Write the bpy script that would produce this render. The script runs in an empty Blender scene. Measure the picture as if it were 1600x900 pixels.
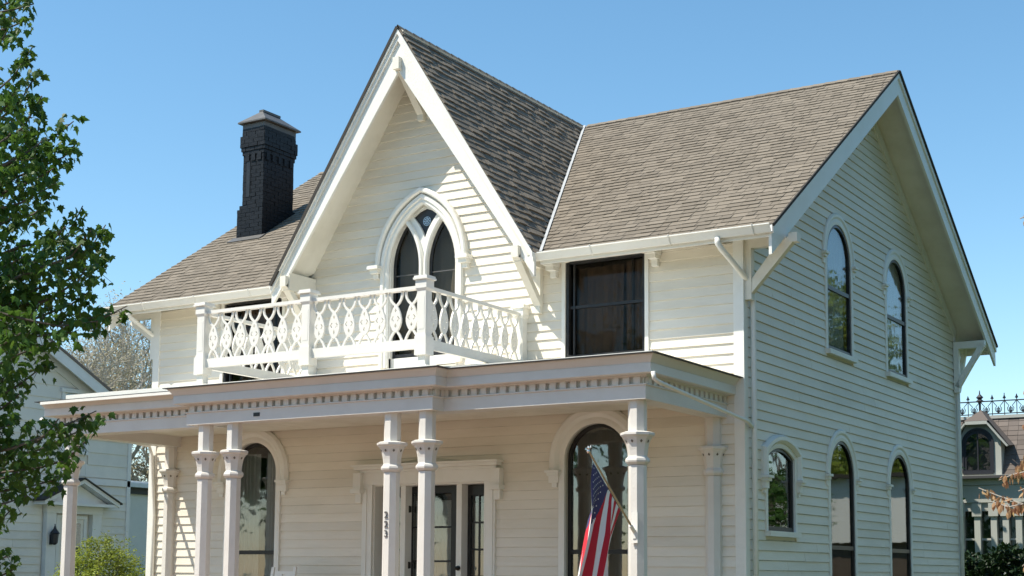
import bpy, math, random
from math import radians, sin, cos, pi, sqrt, atan, atan2
from mathutils import Vector, Matrix
from mathutils.geometry import tessellate_polygon
random.seed(11)
C = bpy.context.scene.collection
scene = bpy.context.scene

# ---------------------------------------------------------------- camera, sky, sun, exposure
cam = bpy.data.cameras.new('camera')
cam.sensor_width = 36.0
cam.lens = 2273.8 / 1600 * 36.0
cam.shift_y = 0.1252
cam.clip_start = 0.1
cam.clip_end = 3000
cam_o = bpy.data.objects.new('camera', cam)
C.objects.link(cam_o)
YAW, PITCH, ROLL = 0.5563, 0.1071, 0.0070
fw = Vector((-sin(YAW) * cos(PITCH), cos(YAW) * cos(PITCH), sin(PITCH)))
rt = Vector((cos(YAW), sin(YAW), 0))
up = rt.cross(fw)
rt2 = rt * cos(ROLL) + up * sin(ROLL)
up2 = -rt * sin(ROLL) + up * cos(ROLL)
M = Matrix((rt2, up2, -fw)).transposed().to_4x4()
CAM = Vector((7.25, -17.268, 1.702))
cam_o.matrix_world = Matrix.Translation(CAM) @ M
scene.camera = cam_o

SUN_TRAVEL = Vector((0.93, 1.0, -2.05)).normalized()
to_sun = -SUN_TRAVEL
w = bpy.data.worlds.new('World')
scene.world = w
w.use_nodes = True
nt = w.node_tree
sky = nt.nodes.new('ShaderNodeTexSky')
sky.sky_type = 'NISHITA'
sky.sun_disc = False
sky.sun_elevation = math.asin(to_sun.z)
sky.sun_rotation = atan2(to_sun.x, to_sun.y)
sky.air_density = 1.0
sky.dust_density = 0.15
sky.ozone_density = 1.6
hsv = nt.nodes.new('ShaderNodeHueSaturation')      # the camera's own saturated rendering of the clear sky
hsv.inputs['Saturation'].default_value = 1.16; hsv.inputs['Hue'].default_value = .488
nt.links.new(sky.outputs[0], hsv.inputs['Color']); nt.links.new(hsv.outputs[0], nt.nodes['Background'].inputs[0])
nt.nodes['Background'].inputs[1].default_value = 0.135
sl = bpy.data.lights.new('sun', 'SUN')
sl.energy = 4.9
sl.angle = radians(0.5)
sl.color = (1.0, 0.93, 0.80)
so = bpy.data.objects.new('sun', sl)
C.objects.link(so)
so.rotation_euler = SUN_TRAVEL.to_track_quat('-Z', 'Y').to_euler()
so.location = (-20, -20, 40)
scene.view_settings.view_transform = 'Standard'
scene.view_settings.look = 'None'
scene.view_settings.exposure = 0.52
scene.view_settings.gamma = 1.0
scene.view_settings.use_curve_mapping = False

# ---------------------------------------------------------------- materials
def _mix(nt, a, b, fac):
    m = nt.nodes.new('ShaderNodeMix'); m.data_type = 'RGBA'
    for s, v in ((6, a), (7, b)):
        if isinstance(v, (tuple, list)): m.inputs[s].default_value = (*v[:3], 1)
        else: nt.links.new(v, m.inputs[s])
    if isinstance(fac, (int, float)): m.inputs[0].default_value = fac
    else: nt.links.new(fac, m.inputs[0])
    return m.outputs[2]

def _ramp(nt, inp, p0, p1):
    r = nt.nodes.new('ShaderNodeMapRange')
    r.inputs[1].default_value = p0; r.inputs[2].default_value = p1
    nt.links.new(inp, r.inputs[0]); return r.outputs[0]

def _noise(nt, scale, detail=4, stretch=None, rough=.6, offset=None):
    tc = nt.nodes.new('ShaderNodeNewGeometry')
    src = tc.outputs['Position']
    if stretch:
        mp = nt.nodes.new('ShaderNodeMapping'); mp.inputs['Scale'].default_value = stretch
        nt.links.new(src, mp.inputs[0]); src = mp.outputs[0]
    n = nt.nodes.new('ShaderNodeTexNoise'); n.inputs['Scale'].default_value = scale
    n.inputs['Detail'].default_value = detail; n.inputs['Roughness'].default_value = rough
    nt.links.new(src, n.inputs['Vector']); return n.outputs['Fac']

def mat(name, col, rough=.6, dirt=None, dirt_amt=.35, dirt_scale=3.0, vary=0.0, island=False,
        bump=0.0, bump_scale=60, metal=0.0, stretch=None, spec=.4, chips=None, fine=None):
    m = bpy.data.materials.new(name); m.use_nodes = True
    nt = m.node_tree; b = nt.nodes['Principled BSDF']
    b.inputs['Roughness'].default_value = rough
    b.inputs['Metallic'].default_value = metal
    b.inputs['Specular IOR Level'].default_value = spec
    c = col
    if dirt:
        f = _ramp(nt, _noise(nt, dirt_scale, 5, stretch), .42, .78)
        mm = nt.nodes.new('ShaderNodeMath'); mm.operation = 'MULTIPLY'; mm.inputs[1].default_value = dirt_amt
        nt.links.new(f, mm.inputs[0]); c = _mix(nt, c, dirt, mm.outputs[0])
    if fine:
        f = _ramp(nt, _noise(nt, fine[0], 3, None, .7), .35, .65)
        mm = nt.nodes.new('ShaderNodeMath'); mm.operation = 'MULTIPLY'; mm.inputs[1].default_value = fine[2]
        nt.links.new(f, mm.inputs[0]); c = _mix(nt, c, fine[1], mm.outputs[0])
    if chips:
        f = _ramp(nt, _noise(nt, chips[0], 6, chips[3] if len(chips) > 3 else None, .75), chips[2], chips[2] + .03)
        c = _mix(nt, c, chips[1], f)
    if vary or island:
        oi = nt.nodes.new('ShaderNodeObjectInfo'); rnd = oi.outputs['Random']
        if island:
            g = nt.nodes.new('ShaderNodeNewGeometry')
            a = nt.nodes.new('ShaderNodeMath'); a.operation = 'ADD'
            nt.links.new(rnd, a.inputs[0]); nt.links.new(g.outputs['Random Per Island'], a.inputs[1])
            fr = nt.nodes.new('ShaderNodeMath'); fr.operation = 'FRACT'
            nt.links.new(a.outputs[0], fr.inputs[0]); rnd = fr.outputs[0]
        hs = nt.nodes.new('ShaderNodeHueSaturation')
        mr = nt.nodes.new('ShaderNodeMapRange'); mr.inputs[3].default_value = 1 - vary; mr.inputs[4].default_value = 1 + vary
        nt.links.new(rnd, mr.inputs[0]); nt.links.new(mr.outputs[0], hs.inputs['Value'])
        if isinstance(c, (tuple, list)): hs.inputs['Color'].default_value = (*c[:3], 1)
        else: nt.links.new(c, hs.inputs['Color'])
        c = hs.outputs[0]
    if isinstance(c, (tuple, list)): b.inputs['Base Color'].default_value = (*c[:3], 1)
    else: nt.links.new(c, b.inputs['Base Color'])
    if bump:
        bn = nt.nodes.new('ShaderNodeBump'); bn.inputs['Strength'].default_value = bump
        bn.inputs['Distance'].default_value = .01
        nt.links.new(_noise(nt, bump_scale, 4, stretch), bn.inputs['Height'])
        nt.links.new(bn.outputs[0], b.inputs['Normal'])
    return m

TRIM = mat('white_trim_paint', (.80, .785, .73), .45, (.62, .58, .48), .30, 2.2, bump=.25, bump_scale=25, chips=(9, (.36, .33, .27), .735))
PTRIM = mat('porch_trim_shade_paint', (.70, .675, .63), .45, (.55, .50, .44), .35, 2.2, bump=.25, bump_scale=25, chips=(9, (.36, .33, .27), .72))  # white trim darkened: the porch shade is put into the colour
SIDING = mat('white_siding_paint', (.79, .735, .635), .5, (.58, .53, .42), .5, 1.1, vary=.05, bump=.35, bump_scale=14, stretch=(.6, .6, 2.5), chips=(7, (.34, .31, .25), .715, (.5, .5, 2.5)))
WALLBACK = mat('wall_backing_paint', (.6, .58, .5), .7)
SOFFIT = mat('soffit_paint', (.78, .745, .65), .6, (.50, .45, .35), .5, 1.6, bump=.2, chips=(5, (.38, .33, .25), .74))
BLACK = mat('black_frame_paint', (.018, .018, .019), .35, (.05, .05, .05), .4, 6)
GREYWOOD = mat('louver_brown', (.12, .09, .07), .6, (.02, .018, .016), .5, 4)
SHINGLE = mat('asphalt_shingle', (.232, .198, .156), .95, (.21, .185, .155), .35, 1.6, vary=.13, island=True, bump=.6, bump_scale=180, spec=.2, fine=(140, (.14, .12, .10), .5))
UNDER = mat('roof_underlay', (.05, .045, .04), .95)
METAL = mat('valley_metal', (.62, .62, .60), .4, (.3, .3, .3), .4, 6, metal=.3)
ROOFMEM = mat('porch_roof_membrane', (.80, .77, .70), .7, (.55, .53, .48), .3, 3)
DARKEDGE = mat('tar_edge', (.06, .06, .065), .6)
BRICKBLK = mat('black_painted_brick', (.008, .009, .011), .42, (.02, .021, .024), .5, 14, vary=.2, island=True, bump=.6, bump_scale=50, spec=.22)
LAPLINE_F = mat('lap_shadow_dirt', (.66, .63, .54), .8, (.34, .31, .25), 1.0, 4, stretch=(.5, .5, 3))  # strip under each lap: dirt with the lap shadow painted in
LAPLINE_R = mat('weathered_lap_shadow_dirt', (.50, .48, .42), .9, (.17, .165, .14), 1.0, 5, stretch=(.5, .5, 3))  # stronger strip for the right wall, lap shadow painted in with the dirt
CAPM = mat('chimney_cap_metal', (.085, .083, .08), .5, (.16, .15, .14), .5, 5, spec=.5)
MORTAR = mat('chimney_core', (.03, .03, .03), .9)
INNER = mat('interior_plaster', (.16, .145, .12), .9)
CURTAIN = mat('curtain_cloth', (.70, .70, .66), .9, (.45, .45, .42), .35, 3)
DRAPE = mat('brown_drape', (.17, .135, .11), .9)
PORCHFLOOR = mat('porch_floor_paint', (.38, .33, .29), .6, (.25, .2, .17), .5, 3)
NUM = mat('number_metal', (.10, .10, .10), .4)
BRASS = mat('dark_bronze', (.03, .027, .022), .3, metal=.6)
POLE = mat('flag_pole_wood', (.42, .33, .2), .5)
SILVER = mat('finial_metal', (.75, .72, .62), .25, metal=.8)
RED = mat('flag_red', (.52, .02, .035), .8)
WHITE = mat('flag_white', (.80, .78, .76), .8)
BLUE = mat('flag_blue', (.05, .045, .125), .8)
WHITEHOUSE = mat('bright_white_siding', (.80, .79, .76), .7)
NSIDE = mat('neighbour_siding', (.66, .66, .62), .6, (.45, .47, .46), .4, 1.5, vary=.04, bump=.2)
NTRIM = mat('neighbour_trim', (.68, .70, .70), .5, (.5, .5, .48), .3, 3)
SLATE = mat('mansard_slate', (.15, .125, .11), .9, (.13, .11, .1), .5, 2, vary=.25, island=True)
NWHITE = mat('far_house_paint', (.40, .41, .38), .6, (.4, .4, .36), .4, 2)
IRON = mat('wrought_iron', (.02, .022, .03), .5)
BARK = mat('bark', (.12, .10, .08), .9, (.05, .04, .03), .6, 10, bump=.8, bump_scale=30)
BARKP = mat('pale_bark', (.40, .37, .32), .9, (.24, .21, .18), .5, 6, bump=.6, bump_scale=20)
BRICKWALK = mat('brick_paving', (.30, .14, .10), .85, (.2, .09, .07), .5, 1.5, bump=.5)
CONC = mat('concrete', (.42, .40, .36), .85, (.28, .27, .24), .5, 1.2)
ASPH = mat('brick_street', (.22, .12, .095), .9, (.14, .09, .07), .5, .8)

def leafmat(name, col, col2, trans=.35, vary=.3, rough=.5):
    m = bpy.data.materials.new(name); m.use_nodes = True
    nt = m.node_tree; b = nt.nodes['Principled BSDF']; out = nt.nodes['Material Output']
    g = nt.nodes.new('ShaderNodeNewGeometry'); oi = nt.nodes.new('ShaderNodeObjectInfo')
    a = nt.nodes.new('ShaderNodeMath'); a.operation = 'ADD'
    nt.links.new(oi.outputs['Random'], a.inputs[0]); nt.links.new(g.outputs['Random Per Island'], a.inputs[1])
    fr = nt.nodes.new('ShaderNodeMath'); fr.operation = 'FRACT'; nt.links.new(a.outputs[0], fr.inputs[0])
    c = _mix(nt, col, col2, fr.outputs[0])
    f = _ramp(nt, _noise(nt, 1.2, 3), .35, .65)
    hs = nt.nodes.new('ShaderNodeHueSaturation'); nt.links.new(c, hs.inputs['Color'])
    mr = nt.nodes.new('ShaderNodeMapRange'); mr.inputs[3].default_value = 1 - vary; mr.inputs[4].default_value = 1 + vary
    nt.links.new(f, mr.inputs[0]); nt.links.new(mr.outputs[0], hs.inputs['Value'])
    nt.links.new(hs.outputs[0], b.inputs['Base Color']); b.inputs['Roughness'].default_value = rough
    b.inputs['Specular IOR Level'].default_value = .3
    t = nt.nodes.new('ShaderNodeBsdfTranslucent')
    hs2 = nt.nodes.new('ShaderNodeHueSaturation'); hs2.inputs['Hue'].default_value = .485; hs2.inputs['Value'].default_value = 1.6
    nt.links.new(hs.outputs[0], hs2.inputs['Color']); nt.links.new(hs2.outputs[0], t.inputs[0])
    mx = nt.nodes.new('ShaderNodeMixShader'); mx.inputs[0].default_value = trans
    nt.links.new(b.outputs[0], mx.inputs[1]); nt.links.new(t.outputs[0], mx.inputs[2])
    nt.links.new(mx.outputs[0], out.inputs[0]); return m

MAPLE = leafmat('maple_leaf', (.032, .088, .014), (.070, .150, .020), .36)
GREYBACK = mat('grey_glass_backing', (.30, .33, .33), .9)  # grey tone standing in for the reflection in the pointed window
BUSHL = leafmat('yellow_green_leaf', (.16, .22, .03), (.26, .30, .045), .3)
BUDL = leafmat('grey_bud_leaf', (.26, .23, .14), (.42, .38, .26), .2)
PLUML = leafmat('salmon_leaf', (.30, .16, .09), (.36, .27, .13), .3)
GREENL = leafmat('mid_green_leaf', (.10, .16, .025), (.22, .27, .04), .35)
DARKL = leafmat('dark_evergreen_leaf', (.012, .03, .010), (.02, .045, .012), .1)
GRASS = leafmat('grass_blade', (.05, .09, .02), (.08, .13, .03), .1)

def glass(name, tint, wavy=.12, ior=1.6):
    m = bpy.data.materials.new(name); m.use_nodes = True
    nt = m.node_tree; nt.nodes.remove(nt.nodes['Principled BSDF']); out = nt.nodes['Material Output']
    tr = nt.nodes.new('ShaderNodeBsdfTransparent'); tr.inputs[0].default_value = (*tint, 1)
    gl = nt.nodes.new('ShaderNodeBsdfGlossy'); gl.inputs['Roughness'].default_value = .02
    # Schlick reflectance from |cos|, the same from either side of the pane
    f0 = ((ior - 1) / (ior + 1)) ** 2
    ge = nt.nodes.new('ShaderNodeNewGeometry'); dt = nt.nodes.new('ShaderNodeVectorMath'); dt.operation = 'DOT_PRODUCT'
    nt.links.new(ge.outputs['Incoming'], dt.inputs[0]); nt.links.new(ge.outputs['Normal'], dt.inputs[1])
    def mth(op, a_, b_=None):
        q = nt.nodes.new('ShaderNodeMath'); q.operation = op
        for i_, x_ in enumerate((a_, b_)):
            if x_ is None: continue
            if isinstance(x_, (int, float)): q.inputs[i_].default_value = x_
            else: nt.links.new(x_, q.inputs[i_])
        return q.outputs[0]
    fz_ = mth('ADD', mth('MULTIPLY', mth('POWER', mth('SUBTRACT', 1.0, mth('ABSOLUTE', dt.outputs['Value'])), 5.0), 1 - f0), f0)
    bn = nt.nodes.new('ShaderNodeBump'); bn.inputs['Strength'].default_value = wavy; bn.inputs['Distance'].default_value = .01
    nt.links.new(_noise(nt, 2.2, 2), bn.inputs['Height'])
    nt.links.new(bn.outputs[0], gl.inputs['Normal'])
    mx = nt.nodes.new('ShaderNodeMixShader')
    nt.links.new(fz_, mx.inputs[0]); nt.links.new(tr.outputs[0], mx.inputs[1]); nt.links.new(gl.outputs[0], mx.inputs[2])
    nt.links.new(mx.outputs[0], out.inputs[0]); return m
GLASS = glass('window_glass', (.74, .77, .78), .12, 1.95)
GLASSD = glass('dark_window_glass', (.58, .62, .60), .10, 2.3)
GLASSB = glass('screened_glass', (.74, .70, .65), .05, 1.25)

# ---------------------------------------------------------------- mesh helpers
FR = lambda u, v, n: (u, -n, v)          # front wall frame
RT = lambda u, v, n: (n, u, v)           # right wall frame

class MB:
    def __init__(s): s.v = []; s.f = []; s.mi = []; s.cur = 0
    def add(s, vs, fs):
        o = len(s.v); s.v += [tuple(x) for x in vs]; s.f += [tuple(i + o for i in f) for f in fs]; s.mi += [s.cur] * len(fs)
        return s
    def box(s, x0, x1, y0, y1, z0, z1):
        return s.add([(x0, y0, z0), (x1, y0, z0), (x1, y1, z0), (x0, y1, z0), (x0, y0, z1), (x1, y0, z1), (x1, y1, z1), (x0, y1, z1)],
                     [(0, 3, 2, 1), (4, 5, 6, 7), (0, 1, 5, 4), (1, 2, 6, 5), (2, 3, 7, 6), (3, 0, 4, 7)])
    def fbox(s, fr, u0, u1, v0, v1, n0, n1):
        p = [fr(u, v, n) for n in (n0, n1) for u, v in ((u0, v0), (u1, v0), (u1, v1), (u0, v1))]
        return s.add(p, [(0, 3, 2, 1), (4, 5, 6, 7), (0, 1, 5, 4), (1, 2, 6, 5), (2, 3, 7, 6), (3, 0, 4, 7)])
    def bar(s, a, b, w, h, upv=(0, 0, 1)):
        a = Vector(a); b = Vector(b); d = (b - a).normalized(); upv = Vector(upv)
        sd = d.cross(upv)
        if sd.length < 1e-4: sd = d.cross(Vector((1, 0, 0)))
        sd.normalize(); u2 = sd.cross(d)
        p = [q + sd * (x * w / 2) + u2 * (y * h / 2) for q in (a, b) for x, y in ((-1, -1), (1, -1), (1, 1), (-1, 1))]
        return s.add(p, [(0, 3, 2, 1), (4, 5, 6, 7), (0, 1, 5, 4), (1, 2, 6, 5), (2, 3, 7, 6), (3, 0, 4, 7)])
    def tube(s, pts, rr, n=8, cap=True):
        pts = [Vector(p) for p in pts]
        if not isinstance(rr, (list, tuple)): rr = [rr] * len(pts)
        rings = []; ref = None
        for i, p in enumerate(pts):
            d = (pts[min(i + 1, len(pts) - 1)] - pts[max(i - 1, 0)]).normalized()
            if ref is None:
                ref = d.cross(Vector((0, 0, 1)))
                if ref.length < 1e-3: ref = d.cross(Vector((1, 0, 0)))
            x = (ref - d * ref.dot(d)).normalized(); ref = x; y = d.cross(x)
            rings.append([p + (x * cos(2 * pi * k / n) + y * sin(2 * pi * k / n)) * rr[i] for k in range(n)])
        vs = [v for r in rings for v in r]; fs = []
        for i in range(len(pts) - 1):
            for k in range(n):
                a = i * n + k; b = i * n + (k + 1) % n; fs.append((a, b, b + n, a + n))
        if cap: fs.append(tuple(range(n - 1, -1, -1))); fs.append(tuple((len(pts) - 1) * n + k for k in range(n)))
        return s.add(vs, fs)
    def lathe(s, c, prof, n=8, rot=0.0):
        # prof: (radius across flats, z)
        k = 1 / cos(pi / n) if n <= 8 else 1
        vs = []; fs = []
        for r, z in prof:
            for i in range(n):
                a = rot + 2 * pi * i / n
                vs.append((c[0] + r * k * cos(a), c[1] + r * k * sin(a), z))
        for j in range(len(prof) - 1):
            for i in range(n):
                a = j * n + i; b = j * n + (i + 1) % n; fs.append((a, b, b + n, a + n))
        fs.append(tuple(range(n - 1, -1, -1))); fs.append(tuple((len(prof) - 1) * n + i for i in range(n)))
        return s.add(vs, fs)
    def prism(s, fr, outer, n0, n1, holes=()):
        loops = [list(outer)] + [list(h) for h in holes]
        flat = [p for l in loops for p in l]
        tris = tessellate_polygon([[Vector((p[0], p[1], 0)) for p in l] for l in loops])
        N = len(flat)
        vs = [fr(u, v, n1) for u, v in flat] + [fr(u, v, n0) for u, v in flat]
        fs = [tuple(t) for t in tris] + [tuple(i + N for i in reversed(t)) for t in tris]
        o = 0
        for l in loops:
            m = len(l)
            for i in range(m):
                a = o + i; b = o + (i + 1) % m; fs.append((a, b, b + N, a + N))
            o += m
        return s.add(vs, fs)
    def sweep(s, fr, path, prof, closed=False, close_prof=True):
        # path in (u,v); prof: (offset to the left of travel, n)
        m = len(path); rows = []
        for i, p in enumerate(path):
            def dr(a, b):
                dx, dy = b[0] - a[0], b[1] - a[1]; l = sqrt(dx * dx + dy * dy) or 1; return dx / l, dy / l
            if closed: d0 = dr(path[i - 1], p); d1 = dr(p, path[(i + 1) % m])
            else:
                d1 = dr(p, path[i + 1]) if i < m - 1 else dr(path[i - 1], p)
                d0 = dr(path[i - 1], p) if i > 0 else d1
            n0 = (-d0[1], d0[0]); n1 = (-d1[1], d1[0]); nx, ny = n0[0] + n1[0], n0[1] + n1[1]
            l = sqrt(nx * nx + ny * ny) or 1; nx /= l; ny /= l
            k = 1 / max(.35, nx * n1[0] + ny * n1[1])
            rows.append([fr(p[0] + nx * k * o, p[1] + ny * k * o, n) for o, n in prof])
        q = len(prof); vs = [v for r in rows for v in r]; fs = []
        for i in range(m if closed else m - 1):
            for j in range(q if close_prof else q - 1):
                a = i * q + j; b = i * q + (j + 1) % q; c2 = ((i + 1) % m) * q + (j + 1) % q; d = ((i + 1) % m) * q + j
                fs.append((a, b, c2, d))
        if not closed and close_prof: fs.append(tuple(range(q))); fs.append(tuple((m - 1) * q + j for j in reversed(range(q))))
        return s.add(vs, fs)
    def mesh(s, name, mats, org=(0, 0, 0)):
        me = bpy.data.meshes.new(name)
        me.from_pydata([(x - org[0], y - org[1], z - org[2]) for x, y, z in s.v], [], s.f)
        for m in (mats if isinstance(mats, (list, tuple)) else [mats]): me.materials.append(m)
        if any(s.mi): me.polygons.foreach_set('material_index', s.mi)
        me.update(); return me

WL = {}
def wl(o): return WL.get(o.name, Vector((0, 0, 0)))
def put(o, parent, loc):
    loc = Vector(loc); C.objects.link(o)
    if parent is not None: o.parent = parent; o.location = loc - wl(parent)
    else: o.location = loc
    WL[o.name] = loc
    return o
def obj(name, mb, m, parent=None, smooth=False):
    xs, ys, zs = zip(*mb.v)
    org = ((min(xs) + max(xs)) / 2, (min(ys) + max(ys)) / 2, min(zs))
    me = mb.mesh(name, m, org)
    if smooth: me.polygons.foreach_set('use_smooth', [True] * len(me.polygons))
    return put(bpy.data.objects.new(name, me), parent, org)
def tag(o, label=None, cat=None, group=None, kind=None):
    for k, v in (('label', label), ('category', cat), ('group', group), ('kind', kind)):
        if v: o[k] = v
    return o
def thing(name, label, cat, loc, group=None):
    return tag(put(bpy.data.objects.new(name, None), None, loc), label, cat, group)

def arc_path(cx, hw, zb, zs, n=20):
    p = [(cx - hw, zb)]
    p += [(cx - hw * cos(pi * i / n), zs + hw * sin(pi * i / n)) for i in range(n + 1)]
    return p + [(cx + hw, zb)]
def seg_path(cx, hw, zb, zs, rise, n=10):
    R = (hw * hw + rise * rise) / (2 * rise); a0 = math.asin(hw / R)
    return [(cx - hw, zb)] + [(cx + R * sin(-a0 + 2 * a0 * i / n), zs + rise - R + R * cos(-a0 + 2 * a0 * i / n)) for i in range(n + 1)] + [(cx + hw, zb)]
def pt_path(cx, a, zb, zs, h, n=12, legs=True):
    R = (a * a + h * h) / (2 * a); t = math.asin(min(1, h / R))
    l = [(cx - a + R - R * cos(t * i / n), zs + R * sin(t * i / n)) for i in range(n + 1)]
    r = [(2 * cx - x, z) for x, z in reversed(l[:-1])]
    return ([(cx - a, zb)] if legs else []) + l + r + ([(cx + a, zb)] if legs else [])
def span_of(path):
    def f(z):
        xs = []
        m = len(path)
        for i in range(m):
            (x0, z0), (x1, z1) = path[i], path[(i + 1) % m]
            if (z0 - z) * (z1 - z) <= 0 and z0 != z1: xs.append(x0 + (x1 - x0) * (z - z0) / (z1 - z0))
        return (min(xs), max(xs)) if len(xs) > 1 else None
    return f
def grow(path, e, eb=0.0):
    """offset an arch path outward by e (bottom by eb)"""
    s = []
    m = len(path)
    for i, p in enumerate(path):
        a = path[max(i - 1, 0)]; b = path[min(i + 1, m - 1)]
        dx, dy = b[0] - a[0], b[1] - a[1]; l = sqrt(dx * dx + dy * dy)
        s.append((p[0] - dy / l * e, p[1] + dx / l * e - (eb if i in (0, m - 1) else 0)))
    return s

def clapboards(fr, wall, z0, z1, exp, bounds, spans, skip=None, m=None, name='clapboard', breaks=()):
    m = m or SIDING
    z = z0; k = 0; tot = []
    while z < z1 - .01:
        za, zb = z, min(z + exp, z1)
        z += exp; k += 1
        if skip and skip(za, zb): continue
        a0, b0 = bounds(za); a1, b1 = bounds(zb)
        if b0 - a0 < .05: continue
        if b1 < a1: a1 = b1 = (a1 + b1) / 2
        segs = [(a0, a1, b0, b1)]
        for sp in spans:
            s0, s1 = sp(za), sp(zb)
            if not s0 and not s1:
                continue
            if not s0: s0 = s1
            if not s1: c = (s0[0] + s0[1]) / 2; s1 = (c, c)
            ns = []
            for (l0, l1, r0, r1) in segs:
                if s0[1] <= l0 or s0[0] >= r0: ns.append((l0, l1, r0, r1)); continue
                if s0[0] > l0 + .01: ns.append((l0, l1, s0[0], s1[0]))
                if s0[1] < r0 - .01: ns.append((s0[1], s1[1], r0, r1))
            segs = ns
        jn = random.uniform(0, .004)
        for (l0, l1, r0, r1) in segs:
            # butt joints inside a long board
            cuts = []
            if (r0 - l0) > 2.4 and abs(l0 - l1) < .02 and abs(r0 - r1) < .02:
                cuts = sorted(random.uniform(l0 + .5, r0 - .5) for _ in range(int((r0 - l0) / 2.6)))
            ps = [l0] + cuts + [r0]
            for i in range(len(ps) - 1):
                L0 = l0 if i == 0 else ps[i] + .003; L1 = l1 if i == 0 else ps[i] + .002
                R0 = r0 if i == len(ps) - 2 else ps[i + 1] - .002; R1 = r1 if i == len(ps) - 2 else ps[i + 1] - .002
                dz = random.uniform(-.003, .003); n0 = .022 + jn + random.uniform(0, .003); n1 = .006
                gw_ = .007 if fr is RT else .005; k_ = (zb - gw_ - za) / (zb - za); LM = L0 + (L1 - L0) * k_; RM = R0 + (R1 - R0) * k_; zm = zb - gw_; nm_ = n0 + (n1 - n0) * k_
                p = [fr(L0, za + dz, 0), fr(R0, za + dz, 0), fr(R1, zb + .012, 0), fr(L1, zb + .012, 0),
                     fr(L0, za + dz, n0), fr(R0, za + dz, n0), fr(R1, zb + .012, n1), fr(L1, zb + .012, n1), fr(LM, zm, nm_), fr(RM, zm, nm_)]
                PLANKS.append(((R0 - L0 + R1 - L1) * (1.4 if fr is FR else 1), p, name, m, wall))
PLANKS = []
def lay_planks(limit):
    global PLANKS
    PLANKS.sort(key=lambda q: -q[0]); rest = {}
    for i, (sz, p, name, m, wall) in enumerate(PLANKS):
        F = [(0, 3, 2, 1), (4, 5, 9, 8), (0, 1, 5, 4), (1, 2, 6, 9, 5), (2, 3, 7, 6), (3, 0, 4, 8, 7), (8, 9, 6, 7)]
        mm_ = [m, LAPLINE_R if wall.name == 'right_wall' else LAPLINE_F] if m is SIDING else [m, m]
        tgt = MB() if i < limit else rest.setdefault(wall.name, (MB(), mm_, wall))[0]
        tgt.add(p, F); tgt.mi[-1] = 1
        if i < limit: obj(name, tgt, mm_, wall)
    for mb, m, wall in rest.values(): tag(obj('clapboard_offcuts', mb, m, wall), kind='stuff')
    PLANKS = []

# ================================================================ THE HOUSE
W = 10.5; D = 10.13; XG = -5.084; ZR = 9.64; YR = 4.917; EV = .485; ZE = 6.04
XO = .61; OV = .651; YB = 10.76
K = .6665                                    # main roof slope (front)
KB = (ZR - ZE) / (YB - YR)                   # back slope
KG = 1.556                                   # cross gable slope
house = thing('gothic_house', 'large white clapboard house with steep front gable, pointed window, fretwork balcony and columned porch', 'house', (-5.25, 5.0, 0.0))

# ---- opening outlines (u,v)
GX = -5.06
G_OPEN = pt_path(GX, .60, 4.70, 6.18, .95)
W2R = [(-2.61, 4.66), (-2.61, 6.0), (-1.385, 6.0), (-1.385, 4.66)]
W2L = [(-8.95, 4.66), (-8.95, 6.0), (-7.72, 6.0), (-7.72, 4.66)]
A_R = arc_path(-2.125, .485, 1.15, 3.235)
A_L = arc_path(-8.25, .485, 1.15, 3.225)
DOOR = [(-5.89, .62), (-5.89, 2.98), (-3.91, 2.98), (-3.91, .62)]
U1 = arc_path(3.67, .53, 5.0, 6.435); U2 = arc_path(6.51, .53, 5.0, 6.435)
L1 = arc_path(3.67, .53, 1.35, 3.155); L2 = arc_path(6.51, .53, 1.35, 3.155)
SG = seg_path(1.20, .49, 2.27, 3.26, .13)

# ---- structural walls
def zf(y): return ZE + K * (y + EV)
def zb_(y): return ZR - KB * (y - YR)
zt = zf(0) - .13
dxg = (9.47 - zt) / KG
mb = MB()
mb.prism(FR, [(-W, .4), (0, .4), (0, zt), (XG + dxg, zt), (XG, 9.47), (XG - dxg, zt), (-W, zt)], -.12, -.002,
         [G_OPEN, W2R, W2L, A_R, A_L, DOOR])
front_wall = obj('front_wall', mb, WALLBACK, house)
mb = MB()
zt_b = zb_(D) - .13
mb.prism(RT, [(.12, .4), (D - .12, .4), (D - .12, zt_b), (YR, ZR - .15), (.12, zf(.12) - .13)], -.12, -.002, [U1, U2, L1, L2, SG])
right_wall = obj('right_wall', mb, WALLBACK, house)
mb = MB(); mb.box(-W, 0, D - .12, D, .4, zt_b)
back_wall = obj('back_wall', mb, SIDING, house)
mb = MB(); mb.prism(RT, [(.12, .4), (D - .12, .4), (D - .12, zt_b), (YR, ZR - .15), (.12, zf(.12) - .13)], -W, -W + .12)
left_wall = obj('left_wall', mb, SIDING, house)
mb = MB(); mb.box(-W + .13, -.13, .13, D - .13, .45, .58); mb.box(-W + .13, -.13, .13, D - .13, 3.9, 4.15)
mb.box(-W + .13, -.13, 1.45, 8.3, 6.75, 6.85)
mb.box(-W + .13, -.13, 2.4, 2.5, .6, 3.88); mb.box(-W + .13, -.13, 2.4, 2.5, 4.17, 6.73)
mb.box(-3.4, -3.3, .13, 2.38, .6, 3.88); mb.box(-6.7, -6.6, .13, 2.38, .6, 3.88); mb.box(-3.4, -3.3, .13, 2.38, 4.17, 6.73); mb.box(-6.9, -6.8, .13, 2.38, 4.17, 6.73)
obj('interior_floors', mb, INNER, house)
mb = MB(); mb.box(-W - .02, .02, -.02, D + .02, 0, .42)
obj('foundation', mb, CONC, house)

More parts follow.
